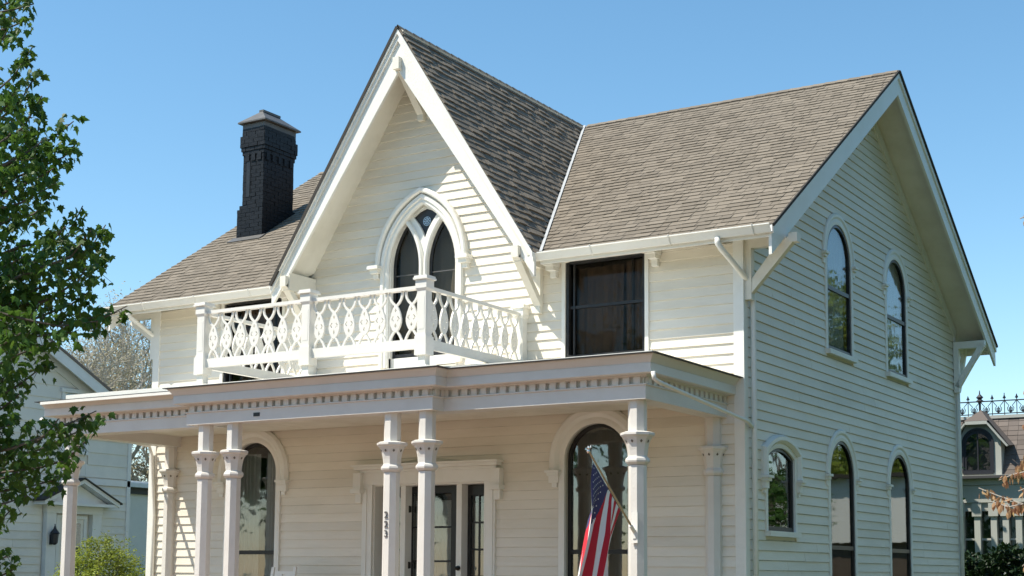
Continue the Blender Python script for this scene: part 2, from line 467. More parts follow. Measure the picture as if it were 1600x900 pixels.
# ---- clapboards
def fb(z):
    if z < 6.02: return (-W + .11, -.11)
    h = (9.5 - z) / KG
    return (XG - h, XG + h)
cas = lambda pth, e, eb=0.0: span_of(grow(pth, e, eb))
rect = lambda r, e: (lambda z: (r[0][0] - e, r[2][0] + e) if r[0][1] - e < z < r[1][1] + e else None)
doorspan = lambda z: (-6.04, -3.74) if z < 3.24 else None
clapboards(FR, front_wall, .62, 9.40, .1305, fb,
           [cas(G_OPEN, .06), rect(W2R, .03), rect(W2L, .03), cas(A_R, .06), cas(A_L, .06), doorspan],
           skip=lambda a, b: a > 3.93 and b < 4.14)
def rb(z):
    lo, hi = .09, D - .09
    if z > zf(.09) - .14: lo = (z - ZE + .14) / K - EV
    if z > zb_(D - .09) - .14: hi = YR + (ZR - .14 - z) / KB
    return (lo, hi)
clapboards(RT, right_wall, .45, 9.48, .1305, rb, [cas(p, .06) for p in (U1, U2, L1, L2, SG)])
lay_planks(300)
mb = MB()
mb.fbox(FR, -.115, .027, .42, 6.05, 0, .032); mb.fbox(RT, -.0, .09, .42, 6.2, .003, .030); obj('corner_board', mb, TRIM, house)
mb = MB(); mb.fbox(FR, -W - .03, -W + .115, .42, 6.05, 0, .032); obj('corner_board', mb, TRIM, house)
mb = MB(); mb.fbox(RT, D - .095, D, .42, 6.2, .003, .034); obj('corner_board', mb, TRIM, house)
# frieze boards under the rakes and eaves
mb = MB()
s = sqrt(1 + K * K)
def rakeboard(mb, fr, y0, y1, z0, z1, wd, n0, n1):
    d = sqrt((y1 - y0) ** 2 + (z1 - z0) ** 2); hy = wd * d / abs(y1 - y0)
    mb.prism(fr, [(y0, z0), (y1, z1), (y1, z1 - hy), (y0, z0 - hy)], n0, n1)
rakeboard(mb, RT, .03, YR, zf(.03) - .135, ZR - .135, .16, .0, .045)
rakeboard(mb, RT, YR, D - .0, ZR - .135, zb_(D) - .135, .16, .0, .045)
obj('rake_frieze', mb, TRIM, house)
mb = MB(); mb.fbox(FR, -W + .02, XG - 2.16, 6.0, zt - .01, .0, .04); obj('frieze_board', mb, TRIM, house)
mb = MB(); mb.fbox(FR, XG + 2.2, -.0, 6.0, zt - .01, .0, .04); obj('frieze_board', mb, TRIM, house)

# ---- roof decks
TH = .10
cs, sn = 1 / s, K / s
mfr = lambda u, v, n: (u, -EV + v * cs - n * sn, ZE + v * sn + n * cs)
Lm = (YR + EV) / cs
sb = sqrt(1 + KB * KB); cb, sbn = 1 / sb, KB / sb
bfr = lambda u, v, n: (u, YB - v * cb + n * sbn, ZE + v * sbn + n * cb)
Lb = (YB - YR) / cb
sg_ = sqrt(1 + KG * KG); cg, sgn = 1 / sg_, KG / sg_
DX = (ZR - ZE) / KG
gr = lambda u, v, n: (XG + DX - v * cg + n * sgn, u, ZE + v * sgn + n * cg)
gl_ = lambda u, v, n: (XG - DX + v * cg - n * sgn, u, ZE + v * sgn + n * cg)
Lg = DX / cg
roof = MB()
xv = XG + DX; xw = XG - DX
roof.prism(mfr, [(xv, 0), (XO, 0), (XO, Lm), (XG, Lm)], -TH, -.012)
roof.prism(mfr, [(-W - XO, 0), (xw, 0), (XG, Lm), (-W - XO, Lm)], -TH, -.012)
roof.prism(bfr, [(-W - XO, 0), (XO, 0), (XO, Lb), (-W - XO, Lb)], -TH, -.012)
roof.prism(gr, [(-OV, 0), (-EV, 0), (YR, Lg), (-OV, Lg)], -.10, -.012)
roof.prism(gl_, [(-OV, 0), (-EV, 0), (YR, Lg), (-OV, Lg)], -.10, -.012)
roof_o = obj('roof', roof, SOFFIT, house)
u = MB()
u.prism(mfr, [(xv, -.03), (XO + .02, -.03), (XO + .02, Lm), (XG, Lm)], -.011, .0)
u.prism(mfr, [(-W - XO - .02, -.03), (xw, -.03), (XG, Lm), (-W - XO - .02, Lm)], -.011, .0)
u.prism(bfr, [(-W - XO - .02, -.03), (XO + .02, -.03), (XO + .02, Lb), (-W - XO - .02, Lb)], -.011, .0)
u.prism(gr, [(-OV - .03, 0), (-EV, 0), (YR, Lg), (-OV - .03, Lg)], -.011, .0)
u.prism(gl_, [(-OV - .03, 0), (-EV, 0), (YR, Lg), (-OV - .03, Lg)], -.011, .0)
obj('underlay', u, UNDER, roof_o)

# ---- shingles
WID = (.11, .15, .20, .26)
cand = []; stuffs = {}
def shingle_field(key, fr, L, ufun, exp=.145, edge=.018):
    st = stuffs.setdefault(key, MB())
    j = 0; v = -edge
    while v < L - .02:
        u0, u1 = ufun(v + exp * .5); uu = u0 - random.uniform(0, .12); k = 0
        while uu < u1 - .02:
            wd = random.choice(WID); a = max(uu, u0); b = uu + wd; full = a == uu
            if b > u1: b = u1; full = False
            uu += wd + .007
            if b - a < .02: continue
            th = random.choice((.006, .010, .014)) if key[0] != 'g' else random.choice((.010, .018, .026)) ; dv = random.uniform(-.004, .004) - (.006 if th > .013 else 0)
            p = ((a, v + dv, .001), (b, v + dv, .001), (b, min(v + exp + .03, L), .001), (a, min(v + exp + .03, L), .001),
                 (a, v + dv, th + .006), (b, v + dv, th + .006), (b, min(v + exp + .03, L), .003), (a, min(v + exp + .03, L), .003))
            if full and v + exp + .03 < L:
                c = Vector(fr(a, v + dv, 0)); cand.append(((c - CAM).length + random.uniform(-.3, .3), key, fr, a, v + dv, wd, th, exp))
            else:
                st.add([fr(*q) for q in p], [(4, 5, 6, 7), (0, 1, 5, 4), (1, 2, 6, 5), (3, 0, 4, 7)])
        v += exp; j += 1
zof = lambda v: ZE + v * sn
hv = lambda v: max(0.0, (ZR - zof(v)) / KG)
shingle_field('right', mfr, Lm, lambda v: (XG + hv(v) + .035, XO + .035))
shingle_field('left', mfr, Lm, lambda v: (-W - XO - .035, XG - hv(v) - .03))
yv = lambda v: (ZE + v * sgn - ZE) / K - EV
shingle_field('gright', gr, Lg, lambda v: (-OV - .04, yv(v) - .03), .138)
shingle_field('gleft', gl_, Lg, lambda v: (-OV - .04, yv(v) - .03), .138)
shingle_field('back', bfr, Lb, lambda v: (-W - XO - .03, XO + .03), .20)
# 300 largest in view become single objects
def vis(c): return 0 if c[1] == 'right' else (1.5 if c[1] == 'gright' else (4 if c[1] == 'left' else 99))
cand.sort(key=lambda c: c[0] + vis(c))
mcache = {}
for i, (dst, key, fr, a, v, wd, th, exp) in enumerate(cand):
    if i < 300:
        kk = (wd, th, exp)
        if kk not in mcache:
            q = MB().add([(0, 0, .001), (wd, 0, .001), (wd, exp + .03, .001), (0, exp + .03, .001), (0, 0, th + .006), (wd, 0, th + .006), (wd, exp + .03, .003), (0, exp + .03, .003)],
                         [(4, 5, 6, 7), (0, 1, 5, 4), (1, 2, 6, 5), (3, 0, 4, 7)])
            mcache[kk] = q.mesh('shingle', SHINGLE)
        o0 = Vector(fr(a, v, 0)); U = Vector(fr(a + 1, v, 0)) - o0; V = Vector(fr(a, v + 1, 0)) - o0; Nn = Vector(fr(a, v, 1)) - o0
        if U.cross(V).dot(Nn) < 0: pass
        o = bpy.data.objects.new('shingle', mcache[kk]); put(o, roof_o, o0)
        loc = o.location.copy()
        o.matrix_local = Matrix.Translation(loc) @ Matrix((U, V, Nn)).transposed().to_4x4()
    else:
        e = exp + .03
        stuffs[key].add([fr(*q) for q in ((a, v, .001), (a + wd, v, .001), (a + wd, v + e, .001), (a, v + e, .001), (a, v, th + .006), (a + wd, v, th + .006), (a + wd, v + e, .003), (a, v + e, .003))],
                        [(4, 5, 6, 7), (0, 1, 5, 4), (1, 2, 6, 5), (3, 0, 4, 7)])
for k_, st in stuffs.items():
    tag(obj('shingle_field', st, SHINGLE, roof_o), kind='stuff')
# ridge caps
mb = MB()
x = XG + .1
while x < XO:
    for fr_ in (-1, 1):
        kk = K if fr_ < 0 else KB
        c_ = 1 / sqrt(1 + kk * kk)
        mb.add([(x, YR, ZR + .035), (x + .2, YR, ZR + .028), (x + .2, YR + fr_ * .13 * c_, ZR + .028 - .13 * c_ * kk), (x, YR + fr_ * .13 * c_, ZR + .035 - .13 * c_ * kk)], [(0, 1, 2, 3)])
    x += .2
x = -W - XO
while x < XG - .1:
    mb.add([(x, YR, ZR + .035), (x + .2, YR, ZR + .028), (x + .2, YR - .11, ZR + .028 - .073), (x, YR - .11, ZR + .035 - .073)], [(0, 1, 2, 3)])
    mb.add([(x, YR, ZR + .035), (x + .2, YR, ZR + .028), (x + .2, YR + .11, ZR + .028 - .073), (x, YR + .11, ZR + .035 - .073)], [(0, 1, 2, 3)])
    x += .2
y = -OV - .04
while y < YR:
    for sd in (-1, 1):
        mb.add([(XG, y, ZR + .04), (XG, y + .2, ZR + .03), (XG + sd * .075, y + .2, ZR + .03 - .117), (XG + sd * .075, y, ZR + .04 - .117)], [(0, 1, 2, 3)])
    y += .2
tag(obj('ridge_shingles', mb, SHINGLE, roof_o), kind='stuff')
# valley flashing
for sd in (1, -1):
    a = Vector((XG + sd * DX, -EV, ZE)); b = Vector((XG, YR, ZR)); d = (b - a)
    nm = Vector((0, -sn, cs)); side = d.cross(nm).normalized()
    if side.x * sd < 0: side = -side
    m2 = MB(); o_ = a + nm * .024 + side * .01; q_ = b + nm * .024 + side * .01
    m2.add([o_, o_ + side * .04, q_ + side * .04, q_, o_ + nm * .01, o_ + side * .04 + nm * .004, q_ + side * .04 + nm * .004, q_ + nm * .01], [(4, 5, 6, 7), (0, 1, 5, 4), (3, 0, 4, 7), (1, 2, 6, 5)])
    obj('valley_flashing', m2, METAL, roof_o)

# ---- barge boards
def barge(fr, pts, wd, n0, n1, cut=None):
    """pts: eave (u,z) -> apex; board of width wd below the line"""
    (u0, z0), (u1, z1) = pts
    d = sqrt((u1 - u0) ** 2 + (z1 - z0) ** 2); h = wd * d / abs(u1 - u0)
    return [(u0, z0), (u1, z1), (u1, z1 - h), (u0, z0 - (cut if cut else h))]
for sd in (-1, 1):
    mb = MB()
    e = (XG + sd * (DX + .02), ZE + .03 - .045); ap = (XG, ZR - .018)
    mb.prism(FR, barge(FR, (e, ap), .345, 0, 0, .32), .595, .643)
    mb.prism(FR, barge(FR, (e, ap), .10, 0, 0, .12), .643, .675)
    mb.prism(FR, barge(FR, (e, ap), .045, 0, 0, .06), .675, .70)
    obj('barge_board', mb, TRIM, house)
mb = MB()
mb.prism(RT, barge(RT, ((-EV - .01, ZE - .02), (YR, ZR - .02)), .30, 0, 0, .36), XO - .045, XO - .005)
mb.prism(RT, barge(RT, ((-EV - .01, ZE - .02), (YR, ZR - .02)), .07, 0, 0, .1), XO - .005, XO + .02)
obj('barge_board', mb, TRIM, house)
mb = MB()
mb.prism(RT, barge(RT, ((YB + .01, ZE - .02), (YR, ZR - .02)), .30, 0, 0, .36), XO - .045, XO - .005)
mb.prism(RT, barge(RT, ((YB + .01, ZE - .02), (YR, ZR - .02)), .07, 0, 0, .1), XO - .005, XO + .02)
obj('barge_board', mb, TRIM, house)
mb = MB()
LFR = lambda u, v, n: (-n, u, v)
mb.prism(LFR, barge(RT, ((-EV - .01, ZE - .02), (YR, ZR - .02)), .30, 0, 0, .36), W + XO - .045, W + XO - .005)
obj('barge_board', mb, TRIM, house)
mb = MB(); mb.box(-W - XO + .05, XO - .05, YB - .05, YB - .01, ZE - .16, ZE + .0)
obj('fascia_board', mb, TRIM, house)

for nm_, fr_, pts_ in (('g', gl_, [(-OV - .06, -.02), (-OV - .02, -.02), (-OV - .02, Lg), (-OV - .06, Lg)]),
                      ('m', mfr, [(XO + .015, -.03), (XO + .036, -.03), (XO + .036, Lm), (XO + .015, Lm)]), ('b', bfr, [(XO + .015, -.03), (XO + .045, -.03), (XO + .045, Lb), (XO + .015, Lb)])):
    mb = MB(); mb.prism(fr_, pts_, (-.026 if nm_ == 'g' and fr_ is gl_ else -.016), .022); obj('rake_edge', mb, UNDER, roof_o)
# ---- eaves: fascia, gutter, soffit
for (a, b) in ((xv + .02, XO - .05), (-W - XO + .05, xw - .02)):
    mb = MB(); mb.box(a, b, -EV - .0, -EV + .03, ZE - .15, ZE - .005)
    obj('fascia_board', mb, TRIM, house)
    g = MB(); y0 = -EV - .015
    x0, x1 = (a - .06, b + .06) if a > XG else (a - .07, b + .03)
    prof = [(0, .0), (0, -.09), (-.03, -.108), (-.052, -.104), (-.106, -.022), (-.120, -.018), (-.120, -.003), (-.108, -.003), (-.098, -.02), (-.048, -.09), (-.03, -.095), (-.01, -.08), (-.01, 0)]
    vs = [(x, y0 + py, ZE - .005 + pz) for x in (x0, x1) for py, pz in prof]; n = len(prof)
    g.add(vs, [(i, (i + 1) % n, (i + 1) % n + n, i + n) for i in range(n)] + [tuple(range(n)), tuple(range(2 * n - 1, n - 1, -1))])
    go = obj('gutter', g, TRIM, house)
    xx = x0 + .9
    while xx < x1 - .2:
        q = MB(); q.tube([(xx, y0 - .002, ZE - .10), (xx, y0 - .035, ZE - .12), (xx, y0 - .058, ZE - .11), (xx, y0 - .115, ZE - .02), (xx, y0 - .124, ZE)], .009, 5)
        obj('gutter_strap', q, TRIM, go); xx += 1.15

# ---- eave brackets
def bracket_h(fr, u, z_top, reach, drop, wd=.10):
    """gallows bracket in the plane u=const, projecting along n"""
    b = MB()
    b.fbox(fr, u - wd / 2, u + wd / 2, z_top - .13, z_top, .03, reach)
    b.fbox(fr, u - wd / 2, u + wd / 2, z_top - drop, z_top - .13, .025, .12)
    P = fr(u, z_top - drop + .12, .06); Q = fr(u, z_top - .06, reach - .02)
    b.bar(P, Q, .075, .10, fr(0, 0, 1))
    return b
b = bracket_h(RT, .06, 6.02, .60, .80, .11)
b.add(MB().bar((.08, .06, 5.33), (.72, .03, 6.00), .09, .10, (0, 0, 1)).v, [(0, 3, 2, 1), (4, 5, 6, 7), (0, 1, 5, 4), (1, 2, 6, 5), (2, 3, 7, 6), (3, 0, 4, 7)])
b.box(.64, .76, -.03, .10, 5.90, 6.02)
obj('eave_bracket', b, SOFFIT, house)
b = bracket_h(RT, D - .10, 6.05, .60, .95, .11); b.bar((.08, D - .1, 5.2), (.55, D - .1, 5.98), .09, .11, (0, 1, 0))
b.bar((.06, D, 5.15), (.06, D + .5, 5.95), .08, .09, (1, 0, 0)); b.box(.0, .11, D, D + .6, 5.88, 6.0)
b.box(.1, XO - .04, D - .16, D + .55, 6.0, 6.03)
obj('eave_bracket', b, TRIM, house)
b = MB()
b.box(-W - .62, -W, -.03, .08, 5.9, 6.02); b.bar((-W - .58, .02, 5.88), (-W - .03, .02, 5.52), .08, .10, (0, 0, 1)); b.box(-W - .10, -W, -.03, .08, 5.2, 5.9)
obj('eave_bracket', b, TRIM, house)
# cross gable brackets (project to the front)
for sd in (-1, 1):
    ux = XG + sd * 2.06
    b = MB()
    b.fbox(FR, ux - .07, ux + .07, 5.93, 6.20, .0, .64)
    b.fbox(FR, ux - .045, ux + .045, 5.30, 5.93, .02, .10)
    b.bar(FR(ux, 5.42, .06), FR(ux, 6.02, .66), .085, .11, FR(1, 0, 0))
    b.fbox(FR, ux - .055, ux + .055, 5.98, 6.14, .645, .715)
    obj('gable_bracket', b, SOFFIT, house)
b = MB()
b.bar(FR(XG, 8.50, .03), FR(XG, 9.08, .62), .10, .11, FR(1, 0, 0)); b.fbox(FR, XG - .052, XG + .052, 8.40, 8.58, .0, .09)
b.fbox(FR, XG - .055, XG + .055, 9.0, 9.18, .60, .72)
obj('gable_bracket', b, SOFFIT, house)

# ---- chimney
cx0, cx1, cy0, cy1 = -10.36, -9.88, 1.85, 2.66
ch = MB(); ch.box(cx0 + .03, cx1 - .03, cy0 + .03, cy1 - .03, 7.2, 9.6)
chim = obj('chimney', ch, MORTAR, house)
br = MB()
def course(z, x0, x1, y0, y1, off, h=.066):
    def run(fr, a, b):
        t = a - off
        while t < b:
            l = max(a, t); r = min(b, t + .199)
            if r - l > .03:
                d = random.uniform(0, .008)
                fr(l + .002, r - .002, d)
            t += .205
    run(lambda l, r, d: br.box(l, r, y0 - d, y0 + .05, z, z + h), x0, x1)
    run(lambda l, r, d: br.box(l, r, y1 - .05, y1 + d, z, z + h), x0, x1)
    run(lambda l, r, d: br.box(x1 - .05, x1 + d, l, r, z, z + h), y0, y1)
    run(lambda l, r, d: br.box(x0 - d, x0 + .05, l, r, z, z + h), y0, y1)
z = 7.3; i = 0
while z < 9.58:
    e = 0.0; ex = 0.0
    if z < 8.16: ex = .12 if z < 8.08 else .07
    if z > 9.08: e = .015
    if z > 9.16: e = .03
    if z > 9.22: e = .045
    if z > 9.42: e = .02
    course(z, cx0 - e - ex, cx1 + e, cy0 - e, cy1 + e + ex, .1 * (i % 2)); z += .07; i += 1
for k in range(3):
    br.box(cx0 + .06 + k * .14, cx0 + .15 + k * .14, cy0 - .022, cy0, 9.0, 9.15)
for k in range(5):
    br.box(cx1, cx1 + .022, cy0 + .05 + k * .16, cy0 + .13 + k * .16, 9.0, 9.15)
tag(obj('bricks', br, BRICKBLK, chim), kind='stuff')
mb = MB(); mb.box(cx0 + .09, cx0 + .17, cy0 - .012, cy0 + .02, 8.35, 9.02)
obj('recessed_slot', mb, BLACK, chim)
mb = MB(); e = .02; mb.box(cx0 - e, cx1 + e, cy0 - e, cy1 + e, 9.56, 9.69)
obj('chimney_crown', mb, CAPM, chim)
mb = MB(); e = .085; zc = 9.70
mb.add([(cx0 - e, cy0 - e, zc), (cx1 + e, cy0 - e, zc), (cx1 + e, cy1 + e, zc), (cx0 - e, cy1 + e, zc),
        (cx0 - e, cy0 - e, zc + .025), (cx1 + e, cy0 - e, zc + .025), (cx1 + e, cy1 + e, zc + .025), (cx0 - e, cy1 + e, zc + .025),
        ((cx0 + cx1) / 2, cy0 + .2, zc + .27), ((cx0 + cx1) / 2, cy1 - .2, zc + .27)],
       [(0, 3, 2, 1), (0, 1, 5, 4), (1, 2, 6, 5), (2, 3, 7, 6), (3, 0, 4, 7), (4, 5, 8), (5, 6, 9, 8), (6, 7, 9), (7, 4, 8, 9)])
mb.box((cx0 + cx1) / 2 - .05, (cx0 + cx1) / 2 + .05, cy0 + .17, cy1 - .17, zc + .245, zc + .285)
obj('chimney_cap', mb, CAPM, chim)
mb = MB(); mb.box(cx0 - .16, cx1 + .06, cy0 - .07, cy1 + .1, 7.3, 7.66 - .02)
fl = MB(); fl.prism(mfr, [(cx0 - .2, (cy0 + EV) / cs - .17), (cx1 + .08, (cy0 + EV) / cs - .17), (cx1 + .08, (cy0 + EV) / cs + .02), (cx0 - .2, (cy0 + EV) / cs + .02)], .0, .03)
obj('chimney_flashing', fl, CAPM, chim)

# ================================================================ WINDOWS
def sash_set(parent, fr, path, rails, glassm, muntin=None, wd=.05, dn=-.10):
    m = MB(); m.sweep(fr, path, [(.0, dn), (.0, dn + .05), (-wd, dn + .05), (-wd, dn)], closed=True)
    f = span_of(path)
    for z, h in rails:
        s_ = f(z)
        if s_: m.fbox(fr, s_[0] + .02, s_[1] - .02, z - h / 2, z + h / 2, dn + .005, dn + .045)
    if muntin:
        for a in muntin: m.fbox(fr, *a, dn + .01, dn + .04)
    sh = obj('sash', m, BLACK, parent)
    g = MB(); g.prism(fr, grow(path, -wd * .6, -wd * .5), dn + .016, dn + .022)
    obj('pane', g, glassm, parent)
def curtain(parent, fr, u0, u1, z0, z1, n, m=CURTAIN, amp=.03, k=26, name='curtain'):
    c = MB(); q = 40; ph = random.uniform(0, 6)
    vs = []
    for i in range(q + 1):
        t = i / q; u_ = u0 + (u1 - u0) * t
        d = amp * sin(t * k + ph) + amp * .4 * sin(t * k * 2.3 + 1)
        vs += [fr(u_, z0, n + d * 1.3), fr(u_ + .01 * sin(t * 9), z1, n + d)]
    c.add(vs, [(2 * i, 2 * i + 2, 2 * i + 3, 2 * i + 1) for i in range(q)])
    obj(name, c, m, parent, smooth=True)

def arched_window(fr, path, cx, hw, zb, zs, rails, glassm, cas_w=.11, dn=-.10, cn=.05, hood=True, sill=True, seg=False, corb_z=None, hood_w=.10, hood_n=.085, parent=None):
    m = MB()
    m.sweep(fr, path, [(0, -.12), (0, cn), (cas_w * .5, cn + .006), (cas_w, cn), (cas_w, 0)])
    if sill: m.fbox(fr, cx - hw - cas_w, cx + hw + cas_w, zb - .07, zb, -.12, .09)
    wo = obj('window', m, TRIM, house)
    if hood:
        hp = path[1:-1]
        dz = corb_z - zs if corb_z else 0
        if dz: hp = [(hp[0][0], hp[0][1] + dz)] + hp + [(hp[-1][0], hp[-1][1] + dz)]
        c0 = cas_w
        m = MB(); m.sweep(fr, hp, [(c0 - .005, .0), (c0 - .005, hood_n * .6), (c0 + hood_w * .3, hood_n), (c0 + hood_w * .75, hood_n), (c0 + hood_w, hood_n * .6), (c0 + hood_w, 0)])
        obj('hood_mould', m, TRIM, wo)
        for sd in (-1, 1):
            u_ = cx + sd * (hw + c0 + hood_w * .45); z_ = (corb_z or zs)
            m = MB()
            h2 = hood_w / 2
            m.fbox(fr, u_ - h2 - .035, u_ + h2 + .035, z_ - .035, z_, 0, hood_n + .045)
            m.fbox(fr, u_ - h2 - .015, u_ + h2 + .015, z_ - .075, z_ - .036, 0, hood_n + .02)
            m.fbox(fr, u_ - h2, u_ + h2, z_ - .17, z_ - .076, 0, hood_n - .01)
            m.fbox(fr, u_ - h2 * .5, u_ + h2 * .5, z_ - .23, z_ - .171, 0, hood_n - .035)
            obj('corbel', m, TRIM, wo)
    sash_set(wo, fr, path, rails, glassm, dn=dn, wd=.045)
    return wo

for (p_, cx_) in ((U1, 3.67), (U2, 6.51)):
    wo = arched_window(RT, p_, cx_, .53, 5.0, 6.435, [(5.95, .06), (5.03, .08)], GLASS, dn=-.035, cn=.028, cas_w=.09, hood_w=.085, hood_n=.045)
    curtain(wo, RT, cx_ - .44, cx_ + .44, 5.05, 6.95, -.09, amp=.015)
for (p_, cx_) in ((L1, 3.67), (L2, 6.51)):
    wo = arched_window(RT, p_, cx_, .53, 1.35, 3.155, [(2.10, .06), (1.38, .08)], GLASSD, dn=-.035, cn=.028, cas_w=.09, hood_w=.085, hood_n=.045)
    curtain(wo, RT, cx_ - .1, cx_ + .44, 1.4, 2.0, -.34, CURTAIN)
wo = arched_window(RT, SG, 1.20, .49, 2.27, 3.26, [(2.30, .07)], GLASSD, cas_w=.07, dn=-.045, cn=.034, seg=True, hood_w=.11, hood_n=.09, corb_z=2.99)
# big porch windows
woR = arched_window(FR, A_R, -2.125, .485, 1.15, 3.235, [(1.99, .06)], GLASSD, cas_w=.09, corb_z=3.10, hood_w=.15, hood_n=.09)
curtain(woR, FR, -2.55, -1.70, 1.2, 3.7, -.55, DRAPE, .05, 20)
woL = arched_window(FR, A_L, -8.25, .485, 1.15, 3.225, [(1.99, .06)], GLASS, cas_w=.09, corb_z=3.10, hood_w=.15, hood_n=.09)
curtain(woL, FR, -8.70, -8.30, 1.2, 3.55, -.22); curtain(woL, FR, -8.15, -7.8, 1.2, 3.55, -.22)
# upper rectangular windows with dark frames
for r in (W2R, W2L):
    x0, x1 = r[0][0], r[2][0]
    m = MB()
    m.fbox(FR, x0 - .055, x0, 4.55, 6.01, -.12, .045); m.fbox(FR, x1, x1 + .055, 4.55, 6.01, -.12, .045)
    m.fbox(FR, x0 - .055, x1 + .055, 5.99, 6.05, -.12, .047)
    wo = obj('window', m, TRIM, house)
    for sd, xx in ((-1, x0), (1, x1)):
        q = MB(); q.fbox(FR, xx + sd * .17 - .075, xx + sd * .17 + .075, 5.93, 5.985, .02, .24); q.fbox(FR, xx + sd * .17 - .06, xx + sd * .17 + .06, 5.87, 5.929, .02, .19)
        q.fbox(FR, xx + sd * .17 - .045, xx + sd * .17 + .045, 5.78, 5.869, .02, .09)
        obj('corbel', q, TRIM, wo)
    q = MB(); q.sweep(FR, r[::-1], [(0, -.06), (0, .02), (.035, .02), (.035, -.06)], closed=True)
    q = MB()
    q.fbox(FR, x0, x0 + .045, 4.62, 6.0, -.07, .02); q.fbox(FR, x1 - .045, x1, 4.62, 6.0, -.07, .02); q.fbox(FR, x0 + .045, x1 - .045, 5.955, 6.0, -.07, .02)
    q.fbox(FR, x0 + .045, x1 - .045, 5.33, 5.37, -.07, -.02); q.fbox(FR, x0 + .10, x0 + .125, 4.62, 5.955, -.07, -.01); q.fbox(FR, x1 - .24, x1 - .215, 4.62, 5.955, -.10, -.05)
    q.fbox(FR, x0 + .045, x1 - .045, 4.62, 4.68, -.07, .02)
    obj('sash', q, BLACK, wo)
    g = MB(); g.fbox(FR, x0 + .04, x1 - .04, 4.66, 5.96, -.05, -.045); obj('pane', g, GLASSB, wo)
    curtain(wo, FR, x0 + .05, x0 + .75, 4.66, 5.95, -.30, DRAPE, .03, 30, 'drape'); curtain(wo, FR, x1 - .40, x1 - .03, 4.66, 5.95, -.20, DRAPE, .02, 16, 'drape')
    # slat shutters behind the screen
    q = MB(); zz = 4.7
    while zz < 5.9: q.fbox(FR, x0 + .78, x1 - .42, zz, zz + .03, -.36, -.33); zz += .055
    tag(obj('blind_slats', q, GREYWOOD, wo), kind='stuff')

# ---- pointed gothic window
g_lan = lambda cx: pt_path(cx, .252, 4.86, 6.22, .66)
LA, LB = GX - .333, GX + .322
tip = 6.89
dia = [(GX, 7.085), (GX + .12, 7.04), (GX + .215, 6.975), (GX + .12, 6.86), (GX + .05, 6.75), (GX, 6.63), (GX - .05, 6.75), (GX - .12, 6.86), (GX - .215, 6.975), (GX - .12, 7.04)]
m = MB()
m.prism(FR, pt_path(GX, .63, 4.72, 6.18, .985), -.10, -.045, [g_lan(LA), g_lan(LB), dia])
m.sweep(FR, pt_path(GX, .60, 4.72, 6.18, .95), [(0, -.12), (0, .03), (.03, .055), (.07, .05), (.08, .075), (.13, .075), (.145, .05), (.145, 0)])
gw = obj('pointed_window', m, TRIM, house)
m = MB(); m.sweep(FR, pt_path(GX, .72, 0, 6.26, 1.02, legs=False), [(.02, 0), (.02, .085), (.04, .11), (.08, .112), (.10, .095), (.105, 0)])
obj('hood_mould', m, TRIM, gw)
for sd in (-1, 1):
    q = MB(); u_ = GX + sd * .80
    q.fbox(FR, u_ - .10, u_ + .10, 6.21, 6.26, 0, .19); q.fbox(FR, u_ - .07, u_ + .07, 6.15, 6.209, 0, .15); q.fbox(FR, u_ - .045, u_ + .045, 6.08, 6.149, 0, .09)
    obj('corbel', q, TRIM, gw)
m = MB()
for c_ in (LA, LB):
    m.sweep(FR, pt_path(c_, .275, 4.86, 6.22, .69), [(-.02, -.046), (-.02, -.01), (.0, .012), (.03, .012), (.045, -.01), (.045, -.046)])
obj('tracery_moulding', m, TRIM, gw)
m = MB()
for c_ in (LA, LB):
    m.sweep(FR, pt_path(c_, .25, 4.84, 6.22, .655), [(.004, -.10), (.004, -.07), (-.045, -.07), (-.045, -.10)], closed=True)
    m.fbox(FR, c_ - .24, c_ + .24, 5.05, 5.11, -.10, -.072)
    m.fbox(FR, c_ - .24, c_ + .24, 4.80, 4.92, -.10, -.072)
m.prism(FR, dia, -.10, -.085)
obj('sash', m, BLACK, gw)
m = MB()
for c_ in (LA, LB): m.fbox(FR, c_ - .23, c_ + .23, 6.105, 6.118, -.088, -.078)
obj('meeting_rail', m, CAPM, gw)
for c_ in (LA, LB):
    g = MB(); g.prism(FR, pt_path(c_, .235, 4.88, 6.22, .63), -.092, -.088); obj('pane', g, GLASSB, gw)
ROS = mat('rosette_glass', (.35, .48, .60), .3)
m = MB(); R0 = (GX + .01, 6.895)
for k in range(8):
    a = pi * k / 4; m.prism(FR, [(R0[0] + .018 * cos(a), R0[1] + .018 * sin(a)), (R0[0] + .042 * cos(a - .3), R0[1] + .042 * sin(a - .3)), (R0[0] + .066 * cos(a), R0[1] + .066 * sin(a)), (R0[0] + .042 * cos(a + .3), R0[1] + .042 * sin(a + .3))], -.084, -.078)
m.sweep(FR, [(R0[0] + .07 * cos(2 * pi * k / 20), R0[1] + .07 * sin(2 * pi * k / 20)) for k in range(20)], [(0, -.084), (0, -.077), (.008, -.077), (.008, -.084)], closed=True)
m.prism(FR, [(R0[0] + .016 * cos(2 * pi * k / 8), R0[1] + .016 * sin(2 * pi * k / 8)) for k in range(8)], -.084, -.079)
obj('rosette', m, ROS, gw)
curtain(gw, FR, GX - .58, GX + .58, 4.75, 6.88, -.25, GREYBACK, .012, 30)  # added grey sheet, gives the panes their reflected tone

# ================================================================ PORCH
PP = [(-.04, 0), (-.04, -2.526), (-2.855, -2.526), (-2.855, -2.771), (-7.388, -2.771), (-7.388, -2.526), (-10.30, -2.526), (-10.30, 0)]
XY = lambda u, v, n: (u, v, n)
